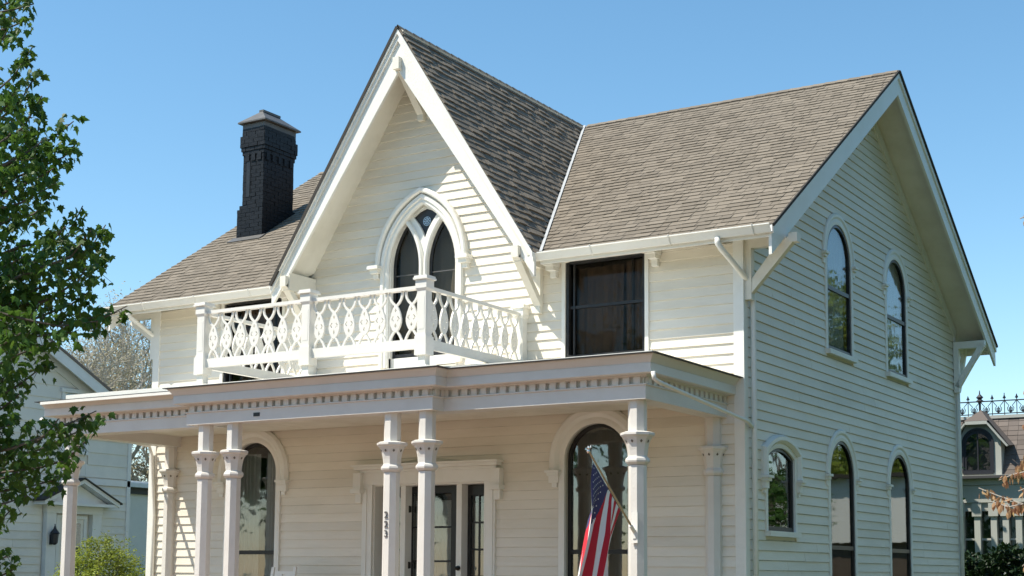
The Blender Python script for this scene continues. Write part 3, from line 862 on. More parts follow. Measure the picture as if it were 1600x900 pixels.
# path runs so that "left" of travel is outside? travel (-.04,0)->(-.04,-2.5) has left = +x (outside)
m = MB()
m.sweep(XY, PP, [(.008, 4.20), (.008, 4.19), (0, 4.185), (-.026, 4.15), (-.058, 4.105), (-.06, 4.10), (-.052, 4.098), (-.052, 3.995), (-.07, 3.985), (-.20, 3.985), (-.20, 4.19)])
cornice = obj('porch_cornice', m, PTRIM, house)
m = MB()
m.sweep(XY, PP, [(-.205, 3.984), (-.16, 3.984), (-.165, 3.972), (-.178, 3.97), (-.178, 3.965), (-.225, 3.965), (-.225, 3.885), (-.178, 3.885), (-.165, 3.88), (-.165, 3.868), (-.185, 3.862),
                 (-.185, 3.705), (-.46, 3.705), (-.46, 3.95), (-.205, 3.96)])
beam = obj('porch_beam', m, PTRIM, house)
# dentils
def dentil_run(a, b):
    a = Vector(a); b = Vector(b); L = (b - a).length; n = max(1, int(round(L / .141))); d = (b - a) / L
    out = Vector((-d.y, d.x))
    for i in range(n):
        c = a + d * ((i + .5) * L / n)
        for_me(c, d, out)
dent_me = {}
def for_me(c, d, out):
    key = (round(d.x), round(d.y))
    if key not in dent_me:
        p = []
        for zz in (3.886, 3.964):
            for s_, t_ in ((-.042, 0), (.042, 0), (.042, .046), (-.042, .046)):
                q = d * s_ + out * t_; p.append((q.x, q.y, zz - 3.886))
        dent_me[key] = MB().add(p, [(0, 3, 2, 1), (4, 5, 6, 7), (0, 1, 5, 4), (1, 2, 6, 5), (2, 3, 7, 6), (3, 0, 4, 7)]).mesh('dentil', PTRIM)
    put(bpy.data.objects.new('dentil', dent_me[key]), beam, (c.x, c.y, 3.886))
def inset(pts, e):
    r = []
    m_ = len(pts)
    for i, p in enumerate(pts):
        d0 = None if i == 0 else (Vector(p) - Vector(pts[i - 1])).normalized()
        d1 = None if i == m_ - 1 else (Vector(pts[i + 1]) - Vector(p)).normalized()
        if d0 is None: n_ = Vector((-d1.y, d1.x))
        elif d1 is None: n_ = Vector((-d0.y, d0.x))
        else: n_ = Vector((-d0.y, d0.x)) + Vector((-d1.y, d1.x))
        r.append(Vector(p) - n_ * e)
    return r
ip = inset(PP, .225)
for i in range(len(ip) - 1):
    L = (ip[i + 1] - ip[i]).length
    if L > .12: dentil_run(ip[i], ip[i + 1])
# small vent in the beam
m = MB(); m.box(-5.97, -5.86, -2.592, -2.584, 3.765, 3.815); obj('beam_vent', m, BLACK, beam)
# ceiling and roof
m = MB(); x = -10.0
while x < -.36:
    m.box(x, min(x + .098, -.36), -2.32, -.03, 3.87 + random.uniform(0, .002), 3.885); x += .1
tag(obj('ceiling_boards', m, SOFFIT, house), kind='stuff')
m = MB()
z0_, z1_ = 4.203, 4.66
def hip(x0, x1, y0, e0=0.0, e1=0.0):
    """low sloped sheet against the wall, hipped by e0/e1 at its ends"""
    m.add([(x0, y0, z0_), (x1, y0, z0_), (x1 - e1, 0, z1_), (x0 + e0, 0, z1_), (x0, 0, z0_), (x1, 0, z0_), (x0, y0, z0_ - .02), (x1, y0, z0_ - .02), (x1, 0, z0_ - .02), (x0, 0, z0_ - .02)],
          [(0, 1, 2, 3), (0, 3, 4), (1, 5, 2), (6, 9, 8, 7), (0, 6, 7, 1), (1, 7, 8, 5), (0, 4, 9, 6)])
hip(-2.856, -.04, -2.50, 0, 1.28); hip(-7.40, -2.8555, -2.76); hip(-10.30, -7.4005, -2.50, 1.3, 0)
obj('porch_roof', m, ROOFMEM, house)
m = MB(); m.sweep(XY, PP, [(.054, 4.2005), (.056, 4.210), (-.10, 4.222), (-.10, 4.2005)])  # lip widened to cast shade over the fascia and beam
obj('roof_edge', m, DARKEDGE, house)
m = MB(); m.sweep(XY, [(-7.38, -2.44), (-7.38, -2.765), (-2.862, -2.765), (-2.862, -2.44)][::-1], [(.015, 4.216), (.016, 4.223), (-.06, 4.24), (-.06, 4.218)]); 
m.box(-9.72, -7.41, -2.535, -2.44, 4.215, 4.275); m.box(-10.2, -7.41, -2.60, -2.53, 4.155, 4.195); m.box(-2.84, -.06, -2.50, -2.40, 4.216, 4.232)
obj('edge_trim', m, TRIM, house)
m = MB(); m.box(-10.15, -.2, -2.45, -.02, .44, .60); m.box(-7.3, -2.9, -2.72, -2.44, .44, .60)
obj('porch_floor', m, PORCHFLOOR, house)
m = MB(); m.box(-6.6, -3.6, -3.1, -2.72, .0, .40); m.box(-6.6, -3.6, -3.45, -3.1, 0, .2)
m.box(-10.1, -.25, -2.38, -2.30, .02, .44)
obj('porch_step', m, PORCHFLOOR, house)

# ---- columns
KC = .82
CAPP = [(r_ * KC, z_) for r_, z_ in [(.122, 2.955), (.128, 2.96), (.158, 2.985), (.163, 3.005), (.155, 3.03), (.132, 3.045), (.128, 3.06), (.135, 3.12), (.152, 3.20), (.178, 3.255), (.19, 3.262), (.192, 3.275), (.215, 3.285), (.228, 3.30), (.228, 3.325), (.20, 3.335), (.128, 3.345)]]
def column(x, y, half=False):
    sh = MB(); sh.lathe((x, y), [(.15, .60), (.15, .74), (.12, .77), (.104, .80), (.098, 2.95)], 8, pi / 8)
    sh.lathe((x, y), [(.102, 3.345), (.102, 3.704)], 8, pi / 8)
    co = obj('porch_column' if not half else 'porch_pilaster', sh, PTRIM, house)
    cp = MB(); cp.lathe((x, y), CAPP, 8, pi / 8); obj('capital', cp, PTRIM, co)
    # drilled ornaments, one on every facet
    dm = MB()
    for k in range(8):
        a = pi / 4 * k; r = .171 * KC - .004; zz = 3.225
        if half and sin(a) > .1: continue
        c_ = Vector((x + r * cos(a), y + r * sin(a), zz)); t = Vector((-sin(a), cos(a), 0)); n_ = Vector((cos(a), sin(a), 0))
        for off in (-.0,):
            q = c_ + t * off + n_ * .0045
            dm.add([q + t * .017, q + Vector((0, 0, .02)) + n_ * .008, q - t * .017, q - Vector((0, 0, .02)) - n_ * .008, q - n_ * .02], [(0, 1, 2, 3), (0, 4, 1), (1, 4, 2), (2, 4, 3), (3, 4, 0)])
    obj('capital_ornament', dm, mat_hole, co)
    return co
mat_hole = mat('drilled_hole', (.16, .14, .11), .8)
for x, y in ((-.405, -2.19), (-9.93, -2.19), (-3.22, -2.435), (-3.76, -2.435), (-6.44, -2.435), (-6.97, -2.435)):
    col = column(x, y)
    if x == -3.76: numcol = col
column(-.405, -.04, True); column(-10.02, -.04, True)
# house number on the column
for i, chx in enumerate('223'):
    cu = bpy.data.curves.new('house_number', 'FONT'); cu.body = chx; cu.size = .12; cu.extrude = .006; cu.align_x = 'CENTER'; cu.offset = 0
    to = bpy.data.objects.new('tmp', cu); C.objects.link(to)
    bpy.context.view_layer.update()
    me = bpy.data.meshes.new_from_object(to.evaluated_get(bpy.context.evaluated_depsgraph_get()))
    bpy.data.objects.remove(to)
    me.materials.clear(); me.materials.append(NUM)
    o = bpy.data.objects.new('house_number', me); put(o, numcol, (-3.76, -2.435 - .107, 2.375 - i * .118)); o.rotation_euler = (pi / 2, 0, 0)

# ---- front door
m = MB()
dn = .22                                     # recess depth
m.box(-6.07, -5.89, -.05, 0, .6, 2.98); m.box(-3.91, -3.73, -.05, 0, .6, 2.98)
m.box(-6.03, -5.98, -.065, -.05, .6, 2.9); m.box(-3.80, -3.76, -.065, -.05, .6, 2.9)
m.box(-6.07, -3.73, -.055, 0, 2.981, 3.16)
m.box(-6.10, -3.70, -.075, 0, 3.161, 3.20); m.box(-6.16, -3.64, -.16, 0, 3.201, 3.245); m.box(-6.19, -3.61, -.20, 0, 3.246, 3.275)
m.box(-5.89, -5.87, 0, dn + .06, .6, 2.98); m.box(-3.93, -3.91, 0, dn + .06, .6, 2.98); m.box(-5.87, -3.93, 0, dn + .06, 2.96, 2.98)
for x in (-5.40, -4.408): m.box(x - .045, x + .045, .06, dn + .06, .6, 2.96)
for sd in (-1, 1):
    xx = -4.90 + sd * 1.22
    m.box(xx - .07, xx + .07, -.13, 0, 2.92, 3.16); m.box(xx - .09, xx + .09, -.17, 0, 2.86, 2.92); m.box(xx - .05, xx + .05, -.09, 0, 2.72, 2.86)
ds = obj('door_surround', m, TRIM, house)
def leaf(name, x0, x1, z0, z1, cols, rows, stile, top):
    d = MB(); y0, y1 = dn - .0, dn + .045
    d.box(x0, x0 + stile, y0, y1, z0, z1); d.box(x1 - stile, x1, y0, y1, z0, z1); d.box(x0 + stile, x1 - stile, y0, y1, z1 - top, z1); d.box(x0 + stile, x1 - stile, y0, y1, z0, z0 + .25)
    a, b = x0 + stile, x1 - stile; c0, c1 = z0 + .25, z1 - top
    for i in range(1, cols): u_ = a + (b - a) * i / cols; d.box(u_ - .012, u_ + .012, y0 + .01, y1 - .01, c0, c1)
    for i in range(1, rows): z_ = c0 + (c1 - c0) * i / rows; d.box(a, b, y0 + .008, y1 - .012, z_ - .014, z_ + .014)
    do = obj(name, d, BLACK, house)
    for i in range(cols):
        for j in range(rows):
            g = MB(); g.box(a + (b - a) * i / cols + .01, a + (b - a) * (i + 1) / cols - .01, y0 + .02, y0 + .025, c0 + (c1 - c0) * j / rows + .01, c0 + (c1 - c0) * (j + 1) / rows - .01)
            obj('pane', g, GLASS, do)
    return do
door = leaf('front_door', -5.45, -4.55, .62, 2.95, 1, 4, .10, .10)
for z_ in (2.62, 1.80):
    m = MB(); m.tube([(-5.345, .15, z_ - .05), (-5.345, .15, z_ + .05)], .014, 6); m.box(-5.353, -5.345, .15, .20, z_ - .045, z_ + .045); obj('hinge', m, BRASS, door)
leaf('sidelight', -4.40, -3.94, .62, 2.95, 2, 5, .09, .15); leaf('sidelight', -5.87, -5.45, .62, 2.95, 2, 5, .09, .15)
m = MB(); m.tube([(-4.408, .06, 1.76), (-4.408, .035, 1.76), (-4.408, .03, 1.76)], [.036, .034, .012], 12); m.tube([(-4.408, .03, 1.76), (-4.408, .005, 1.76), (-4.408, -.015, 1.76), (-4.408, -.02, 1.76)], [.012, .012, .026, .01], 12)
obj('door_bell', m, BRASS, house)
# light lace panel behind the door glass
curtain(door, FR, -5.36, -4.64, .9, 2.75, -dn - .12, CURTAIN, .012, 40)
curtain(ds, FR, -4.33, -3.99, .9, 2.7, -dn - .12, CURTAIN, .008, 20)

# ================================================================ BALCONY
BX0, BXM, BX1, BY = -7.085, -5.19, -3.30, -2.42
POSTS = [(BX0, BY), (BXM, BY), (BX1, BY)]
ROOFZ = lambda y: 4.203 + (y + 2.76) * (.457 / 2.76)
m = MB()
def rail(a, b):
    m.bar((a[0], a[1], 5.295), (b[0], b[1], 5.295), .075, .045); m.bar((a[0], a[1], 4.575), (b[0], b[1], 4.575), .065, .125)
rail((BX0, BY), (BXM, BY)); rail((BXM, BY), (BX1, BY)); rail((BX1, BY), (BX1, -.05)); rail((BX0, BY), (BX0, -.05))
bal = obj('balcony_railing', m, TRIM, house)
def post(x, y, full=True):
    p = MB(); z0 = ROOFZ(y) - .02
    if full: p.box(x - .12, x + .12, y - .12, y + .12, z0, z0 + .05)
    p.box(x - .055, x + .055, y - .055, y + .055, z0, 4.43)
    p.box(x - .088, x + .088, y - .088, y + .088, 4.42, 4.66); p.box(x - .075, x + .075, y - .075, y + .075, 4.66, 4.685)
    p.box(x - .066, x + .066, y - .066, y + .066, 4.685, 5.24)
    p.box(x - .045, x + .045, y - .069, y - .066, 4.75, 5.17); p.box(x + .066, x + .069, y - .045, y + .045, 4.75, 5.17)
    p.lathe((x, y), [(.066, 5.24), (.085, 5.275), (.085, 5.38), (.085, 5.385)], 4, pi / 4)
    p.box(x - .108, x + .108, y - .108, y + .108, 5.385, 5.41); p.box(x - .098, x + .098, y - .098, y + .098, 5.41, 5.435)
    return obj('balcony_post', p, TRIM, bal)
for q in POSTS: post(*q)
post(BX1, -.08, False); post(BX0, -.08, False)
# fretwork baluster, one flat sawn board
H0 = 4.638; HB = .635
def stroke(mb, fr, pts, wd, n0, n1):
    l = []; r = []
    for i, p in enumerate(pts):
        a = pts[max(i - 1, 0)]; b = pts[min(i + 1, len(pts) - 1)]
        dx, dy = b[0] - a[0], b[1] - a[1]; L = sqrt(dx * dx + dy * dy); l.append((p[0] - dy / L * wd / 2, p[1] + dx / L * wd / 2)); r.append((p[0] + dy / L * wd / 2, p[1] - dx / L * wd / 2))
    for i in range(len(pts) - 1):
        mb.prism(fr, [l[i], l[i + 1], r[i + 1], r[i]], n0, n1)
def baluster_mesh(fr):
    b = MB(); t = .014
    prof = [(.0, .47), (.020, .465), (.048, .41), (.072, .35), (.088, .285), (.088, .24), (.074, .19), (.050, .145), (.020, .115)]
    body = [(x, z) for x, z in prof] + [(-x, z) for x, z in reversed(prof) if x > 0]
    dmd = lambda cx, cz, rx, rz: [(cx, cz - rz), (cx + rx, cz), (cx, cz + rz), (cx - rx, cz)]
    chv = lambda s_: [(s_ * .036, .325), (s_ * .066, .288), (s_ * .036, .250), (s_ * .026, .260), (s_ * .048, .288), (s_ * .026, .315)]
    b.prism(fr, body, -t, t, [dmd(0, .395, .016, .030), chv(1), chv(-1), dmd(0, .195, .017, .034)])
    for s_ in (-1, 1):
        arc = [(s_ * .097, .635), (s_ * .096, .59), (s_ * .082, .54), (s_ * .052, .495), (s_ * .008, .455)]
        stroke(b, fr, arc, .028, -t * .9, t * .9)
        leg = [(s_ * -.012, .15), (s_ * .026, .118), (s_ * .062, .07), (s_ * .088, .02), (s_ * .094, -.003)]
        stroke(b, fr, leg, .028, -t * .9, t * .9)
    return b
bmf = baluster_mesh(lambda u, v, n: (u, -n, v)).mesh('baluster', TRIM)
bmr = baluster_mesh(lambda u, v, n: (n, u, v)).mesh('baluster', TRIM)
for a, b_ in ((BX0, BXM), (BXM, BX1)):
    n = 7; st = (b_ - a - .132) / n
    for i in range(n): put(bpy.data.objects.new('baluster', bmf), bal, (a + .066 + st * (i + .5), BY, H0))
for xx in (BX0, BX1):
    n = 9; st = (-.15 - BY - .066) / n
    for i in range(n): put(bpy.data.objects.new('baluster', bmr), bal, (xx, BY + .066 + st * (i + .5), H0))

# ================================================================ DOWNSPOUTS
def spout(name, pts, r=.038, n=10):
    m = MB(); m.tube(pts, r, n); return obj(name, m, TRIM, house, smooth=True)
spout('downspout', [(-.10, -.55, 5.94), (-.10, -.55, 5.87), (-.07, -.50, 5.80), (.04, -.02, 5.52), (.075, .16, 5.42), (.075, .17, 5.35), (.075, .17, 3.72), (.075, .17, .4)])
spout('porch_downspout', [(-.02, -2.56, 3.98), (-.01, -2.55, 3.90), (.0, -2.45, 3.87), (.07, -.05, 3.64), (.075, .10, 3.58)], .025)
spout('downspout', [(-W - .1, -.55, 5.94), (-W - .1, -.53, 5.86), (-W - .06, -.02, 5.60), (-W - .06, .06, 5.5), (-W - .06, .08, .4)])
spout('porch_downspout', [(-10.28, -2.5, 3.95), (-10.3, -2.4, 3.9), (-10.45, -.12, 3.74), (-10.44, -.07, 3.6), (-10.36, -.055, 2.6), (-10.36, -.055, .5)], .03)
spout('downspout', [(.09, D + .35, 6.0), (.09, D + .33, 5.9), (.07, D + .05, 5.35), (.07, D - .06, 5.2), (.07, D - .06, .4)])


# ================================================================ FLAG
flag = thing('flag', 'red, white and blue striped flag hanging from a wooden staff on the right porch column', 'flag', (-.40, -2.33, 2.2))
m = MB(); m.tube([(-.38, -2.33, 2.185), (-.38, -3.40, 3.02)], [.013, .011], 8)
obj('staff', m, POLE, flag)
m = MB(); m.lathe((-.38, -3.415), [(.012, 3.0), (.02, 3.02), (.012, 3.04), (.02, 3.055), (.006, 3.08)], 8)
m.add([(-.38, -3.41, 3.05), (-.38, -3.36, 3.10), (-.36, -3.39, 3.065), (-.38, -3.46, 3.03), (-.38, -3.50, 3.035), (-.39, -3.46, 3.06)], [(0, 1, 2), (0, 3, 4), (0, 4, 5), (0, 2, 5)])
obj('finial', m, SILVER, flag)
m = MB(); m.tube([(-.38, -2.30, 2.16), (-.38, -2.42, 2.25)], .022, 8); m.box(-.42, -.34, -2.325, -2.305, 2.05, 2.40); m.box(-.40, -.36, -2.335, -2.325, 2.10, 2.2)
obj('bracket', m, TRIM, flag)
fm = MB(); NU, NV = 52, 130
def cloth(u_, v_):
    P = Vector((-.38, -3.305, 2.905)).lerp(Vector((-.38, -2.665, 2.405)), u_)
    L_ = 1.55 * v_
    sq = 1 - .02 * min(1, v_ * 1.1) ** .8
    yc = -3.08
    y_ = P.y + (yc + (P.y - yc) * sq - P.y) * min(1, v_ * 1.6) - .42 * v_ ** .75
    amp = .07 * min(1, v_ * 3.2)
    ph = u_ * 10.5 + v_ * 3.0
    x_ = -.38 + amp * sin(ph) + .02 * sin(u_ * 29 + v_ * 5) * min(1, v_ * 2)
    y_ += .035 * cos(ph) * min(1, v_ * 3)
    return Vector((x_, y_, P.z - L_ * (1 - .03 * u_)))
NS = 140
def u_of(us, v_):
    k = .34 * max(0, v_ - .10); return min(1, max(0, (us - k) / (1 - .6 * k)))
for i in range(NS + 1):
    for j in range(NV + 1):
        fm.v.append(tuple(cloth(u_of(i / 104, j / NV), j / NV)))
for i in range(NS):
    for j in range(NV):
        a = i * (NV + 1) + j
        if (Vector(fm.v[a]) - Vector(fm.v[a + NV + 1])).length + (Vector(fm.v[a + 1]) - Vector(fm.v[a + NV + 2])).length < 1e-5: continue
        fm.f.append((a, a + 1, a + NV + 2, a + NV + 1))
        vv_ = (j + .5) / NV
        if vv_ < .29 + .15 * i / 56 and i / 104 < .54 - .14 * vv_ / .4: mi_ = 2
        else: mi_ = 0 if int(i / 8) % 2 == 0 else 1
        fm.mi.append(mi_)
clo = obj('flag_cloth', fm, [RED, WHITE, BLUE], flag, smooth=True)
sm = MB()
for r in range(9):
    for c in range(6 if r % 2 == 0 else 5):
        u_ = .44 * (r + 1) / 10; v_ = .30 * ((c + .5 + (0 if r % 2 == 0 else .5)) / 6)
        P = cloth(u_, v_); du = (cloth(u_ + .01, v_) - P).normalized(); dv = (cloth(u_, v_ + .01) - P).normalized(); nn = du.cross(dv).normalized(); dw = nn.cross(du)
        for sd in (-1, 1):
            o = len(sm.v); rr = .012
            sm.add([P + nn * sd * .003] + [P + nn * sd * .003 + (du * cos(2 * pi * k / 10) + dw * sin(2 * pi * k / 10)) * (rr if k % 2 == 0 else rr * .42) for k in range(10)], [(0, k + 1, (k + 1) % 10 + 1) for k in range(10)])
tag(obj('flag_stars', sm, WHITE, flag), kind='stuff')

# ---- slatted chair on the porch
t = thing('porch_chair', 'white slatted porch chair with only its back showing below the left arched porch window', 'chair', (-7.1, -.75, .6))
m = MB(); m.box(-7.38, -6.82, -1.15, -.70, .98, 1.01); obj('seat', m, TRIM, t)
m = MB(); m.bar((-7.33, -.70, 1.0), (-7.30, -.58, 1.76), .05, .03, (0, 1, 0)); m.bar((-6.87, -.70, 1.0), (-6.88, -.58, 1.76), .05, .03, (0, 1, 0))
m.prism(lambda u, v, n: (u, -.59 - n - (v - 1.6) * -.15, v), [(-7.27, 1.56), (-6.91, 1.56), (-6.91, 1.70), (-7.27, 1.70)], -.012, .012, [[(-7.12, 1.62), (-7.06, 1.62), (-7.06, 1.66), (-7.12, 1.66)]])
for k in range(6): m.bar((-7.24 + k * .06, -.70, 1.02), (-7.24 + k * .06, -.61, 1.58), .028, .014, (0, 1, 0))
obj('backrest', m, TRIM, t)
for x in (-7.35, -6.85):
    for y in (-1.12, -.72): m = MB(); m.box(x - .02, x + .02, y - .02, y + .02, .602, .98); obj('leg', m, TRIM, t)
for x in (-7.37, -6.83): m = MB(); m.box(x - .03, x + .03, -1.18, -.68, 1.2, 1.225); m.box(x - .015, x + .015, -1.13, -1.10, 1.01, 1.2); obj('armrest', m, TRIM, t)

# ================================================================ LEFT NEIGHBOUR
NX = -20.0
nb = thing('neighbour_house', 'pale grey-white clapboard house with pedimented side door behind the maple leaves', 'house', (-24, 2, 0))
NFR = lambda u, v, n: (NX + n, u, v)
rk = lambda y: 6.931 - (y - 5.734) * .5236
YE = 8.49
m = MB(); m.prism(NFR, [(-3.0, 0), (YE, 0), (YE, rk(YE) - .15), (-1.1, rk(-1.1) - .15), (-3.0, rk(0.8) - .15)], -8.0, -.01)
nw = obj('side_wall', m, NSIDE, nb)
def nbnd(z):
    hi = YE - .1
    if z > rk(YE) - .3: hi = 5.734 + (6.931 - .3 - z) / .5236
    return (-2.9, hi)
hoodspan = lambda z: (5.80, 7.58) if z < 3.7 else None
def clap_n(z0, z1, e, n):
    clapboards(NFR, nw, z0, z1, e, nbnd, [hoodspan, lambda z: (6.2, 7.13) if 4.42 < z < 5.95 else None], m=NSIDE)
clap_n(.3, 3.72, .19, 0); clap_n(3.93, 9.6, .30, 0); lay_planks(300)
m = MB(); m.fbox(NFR, -2.9, YE, 3.75, 3.90, 0, .05); m.fbox(NFR, YE - .1, YE + .01, .2, rk(YE) - .2, 0, .05)
rakeboard(m, NFR, -1.1, YE + .5, rk(-1.1), rk(YE + .5), .26, .30, .34); rakeboard(m, NFR, -1.1, YE + .1, rk(-1.1) - .06, rk(YE + .1) - .06, .30, .02, .06)
obj('trim', m, NTRIM, nb)
m = MB(); m.prism(NFR, [(-1.1, rk(-1.1) + .06), (YE + .55, rk(YE + .55) + .06), (YE + .55, rk(YE + .55) - .01), (-1.1, rk(-1.1) - .01)], -8.2, .36)
obj('roof', m, SLATE, nb)
m = MB(); m.fbox(NFR, 6.24, 7.09, 4.45, 4.52, 0, .08); m.fbox(NFR, 6.24, 6.33, 4.52, 5.9, 0, .06); m.fbox(NFR, 7.0, 7.09, 4.52, 5.9, 0, .06); m.fbox(NFR, 6.2, 7.13, 5.9, 6.0, 0, .09)
nwin = obj('window', m, NTRIM, nb); g = MB(); g.fbox(NFR, 6.34, 6.99, 4.53, 5.89, 0, .01); obj('pane', g, GLASSD, nwin)
m = MB(); m.fbox(NFR, 5.86, 6.14, .2, 3.02, 0, .14); m.fbox(NFR, 7.24, 7.52, .2, 3.02, 0, .14); m.fbox(NFR, 5.84, 7.54, 3.02, 3.24, 0, .16)
m.fbox(NFR, 6.22, 6.31, .2, 2.98, 0, .06); m.fbox(NFR, 7.05, 7.14, .2, 2.98, 0, .06); m.fbox(NFR, 6.31, 7.05, 2.90, 2.98, 0, .06)
m.prism(NFR, [(5.70, 3.25), (7.68, 3.25), (6.69, 3.72)], 0, .20)
ds2 = obj('door_hood', m, NTRIM, nb)
m = MB(); rakeboard(m, NFR, 5.55, 6.69, 3.30, 3.84, .09, .0, .42); rakeboard(m, NFR, 7.83, 6.69, 3.30, 3.84, .09, .0, .42); m.fbox(NFR, 5.60, 7.78, 3.20, 3.27, 0, .40)
obj('pediment', m, NTRIM, nb)
m = MB(); rakeboard(m, NFR, 5.50, 6.69, 3.31, 3.875, .03, .0, .46); rakeboard(m, NFR, 7.88, 6.69, 3.31, 3.875, .03, .0, .46); obj('hood_roof', m, UNDER, nb)
m = MB(); m.fbox(NFR, 6.31, 7.05, .2, 2.9, 0, .03); nd = obj('door', m, CURTAIN, nb)
m = MB(); m.fbox(NFR, 6.40, 6.66, 1.4, 2.8, .031, .036); m.fbox(NFR, 6.72, 6.97, 1.4, 2.8, .031, .036); obj('pane', m, GLASSD, nd)
m = MB()
m.box(-26, -23.6, YE + .2, 13.2, 0, 3.85); m2 = m
wing = obj('rear_wing', m, NSIDE, nb)
m = MB(); m.box(-26.4, -23.3, YE + .1, 13.4, 4.02, 4.14); m.box(-26.3, -23.4, YE + .12, 13.3, 4.141, 4.2); obj('wing_roof', m, NTRIM, nb)
m = MB(); m.box(-26.1, -23.5, YE + .15, 13.25, 3.84, 4.01); obj('wing_fascia', m, DARKEDGE, nb)
lt = thing('wall_lantern', 'black wall lantern on the trim left of the neighbour\'s side door', 'lantern', (NX + .25, 6.0, 2.3))
m = MB(); m.lathe((NX + .26, 6.0), [(.015, 2.27), (.045, 2.29), (.065, 2.32), (.08, 2.52), (.10, 2.54), (.03, 2.65), (.012, 2.72), (.01, 2.76)], 6); obj('lantern_body', m, IRON, lt)
m = MB(); m.box(NX + .14, NX + .18, 5.95, 6.05, 2.28, 2.52); m.bar((NX + .16, 6, 2.5), (NX + .24, 6, 2.62), .02, .02); obj('wall_arm', m, IRON, lt)

# ================================================================ REAR RIGHT HOUSE (mansard)
mh = thing('mansard_house', 'house with slate mansard roof, arched dormer and iron roof cresting behind the right corner', 'house', (-6, 32, 0))
Y = 28.0
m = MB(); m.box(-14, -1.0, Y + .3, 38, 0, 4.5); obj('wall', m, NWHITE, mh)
mans = MB(); mfr2 = lambda u, v, n: (u, Y - .05 + v * .42 - n * .9, 4.75 + v * .91 + n * .42)
mans.prism(mfr2, [(-13.8, 0), (-1.2, 0), (-1.2, 2.0), (-13.8, 2.0)], -.3, 0); mo = obj('mansard_roof', mans, UNDER, mh)
sh = MB(); v = 0
while v < 1.98:
    uu = -7
    while uu < -1.2:
        wd = .3; t0 = random.uniform(.01, .02)
        sh.add([mfr2(*q) for q in ((uu, v, 0), (uu + wd, v, 0), (uu + wd, v + .2, 0), (uu, v + .2, 0), (uu, v, t0), (uu + wd, v, t0), (uu + wd, v + .2, .003), (uu, v + .2, .003))], [(4, 5, 6, 7), (0, 1, 5, 4), (1, 2, 6, 5), (3, 0, 4, 7)])
        uu += wd + .008
    v += .17
tag(obj('slates', sh, SLATE, mo), kind='stuff')
m = MB(); m.box(-13.9, -1.1, Y + .72, Y + .95, 6.56, 6.66); m.box(-13.9, -1.1, Y - .35, Y + .1, 4.62, 4.74); m.box(-13.9, -1.1, Y - .25, Y + .1, 4.45, 4.61); obj('cornice', m, NWHITE, mh)
m = MB(); m.box(-14, -1.05, Y - .50, Y - .36, 4.64, 4.72); obj('gutter', m, DARKEDGE, mh)
# dormer
dw = MB(); MF = lambda u, v, n: (u, Y - .12 - n, v)
dw.prism(MF, [(-4.62, 4.72), (-3.36, 4.72), (-3.36, 5.85), (-3.68, 6.36), (-4.36, 6.36), (-4.62, 5.85)], -.9, 0)
do_ = obj('dormer', dw, NWHITE, mh)
ap = arc_path(-4.05, .42, 4.82, 5.72, 14)
m = MB(); m.sweep(MF, ap, [(0, 0), (0, .04), (.06, .04), (.06, 0)]); m.prism(MF, ap, 0, .012); m.fbox(MF, -4.07, -4.03, 4.82, 6.1, .012, .035); m.fbox(MF, -4.5, -3.6, 4.78, 4.9, 0, .05); obj('dormer_window', m, IRON, do_)
m = MB(); m.prism(MF, arc_path(-4.05, .35, 4.92, 5.68, 12), .013, .018); obj('pane', m, GLASS, do_)
dr = MB()
dr.add([(-4.40, Y - .35, 6.40), (-3.66, Y - .35, 6.40), (-4.0, Y + .15, 6.78), (-4.0, Y + .9, 6.78), (-3.08, Y - .30, 5.62), (-3.08, Y + .7, 5.72), (-4.9, Y - .3, 5.62), (-4.9, Y + .7, 5.72)],
       [(0, 1, 2), (1, 4, 5, 3, 2), (0, 2, 3, 7, 6)])
obj('dormer_roof', dr, SLATE, do_)
m = MB(); m.bar((-3.70, Y - .36, 6.32), (-3.12, Y - .33, 5.60), .05, .14, (0, -1, 0)); m.bar((-4.36, Y - .36, 6.34), (-3.70, Y - .36, 6.34), .05, .10, (0, 0, 1)); m.bar((-4.36, Y - .36, 6.32), (-4.95, Y - .33, 5.60), .05, .14, (0, -1, 0)); obj('dormer_trim', m, NWHITE, do_)
# cresting
cr = MB(); yc = Y + .85
cr.bar((-9, yc, 6.72), (-1.1, yc, 6.72), .03, .03); cr.bar((-9, yc, 7.12), (-1.1, yc, 7.12), .03, .035)
for k in range(22):
    x = -9 + k * .37
    tall = (k % 3 == 1)
    top = 7.20
    cr.tube([(x, yc, 6.66), (x, yc, top + (.16 if k % 2 else .02))], .014, 5)
    cr.lathe((x, yc), [(.004, top - .03), (.04, top), (.02, top + .05), (.004, top + .12)], 4)
    c0 = x + .185
    for s_ in (-1, 1):
        cr.tube([(c0, yc, 6.74), (c0 + s_ * .08, yc, 6.80), (c0 + s_ * .10, yc, 6.88), (c0 + s_ * .05, yc, 6.96), (c0 + s_ * .12, yc, 7.04), (c0 + s_ * .17, yc, 7.11)], .012, 4)
        cr.tube([(c0, yc, 6.76), (c0 + s_ * .045, yc, 6.82), (c0 + s_ * .04, yc, 6.90)], .016, 4)
    cr.tube([(c0, yc, 6.74), (c0, yc, 6.94)], .018, 4)
obj('iron_cresting', cr, IRON, mh)
for x, h in ((-4.19, 7.47), (-2.70, 8.0)):
    m = MB(); m.tube([(x, yc - .03, 6.66), (x, yc - .03, h - .25)], .035, 6); m.lathe((x, yc - .03), [(.03, h - .4), (.11, h - .34), (.05, h - .28), (.10, h - .22), (.02, h - .12), (.01, h)], 6); obj('finial', m, IRON, mh)
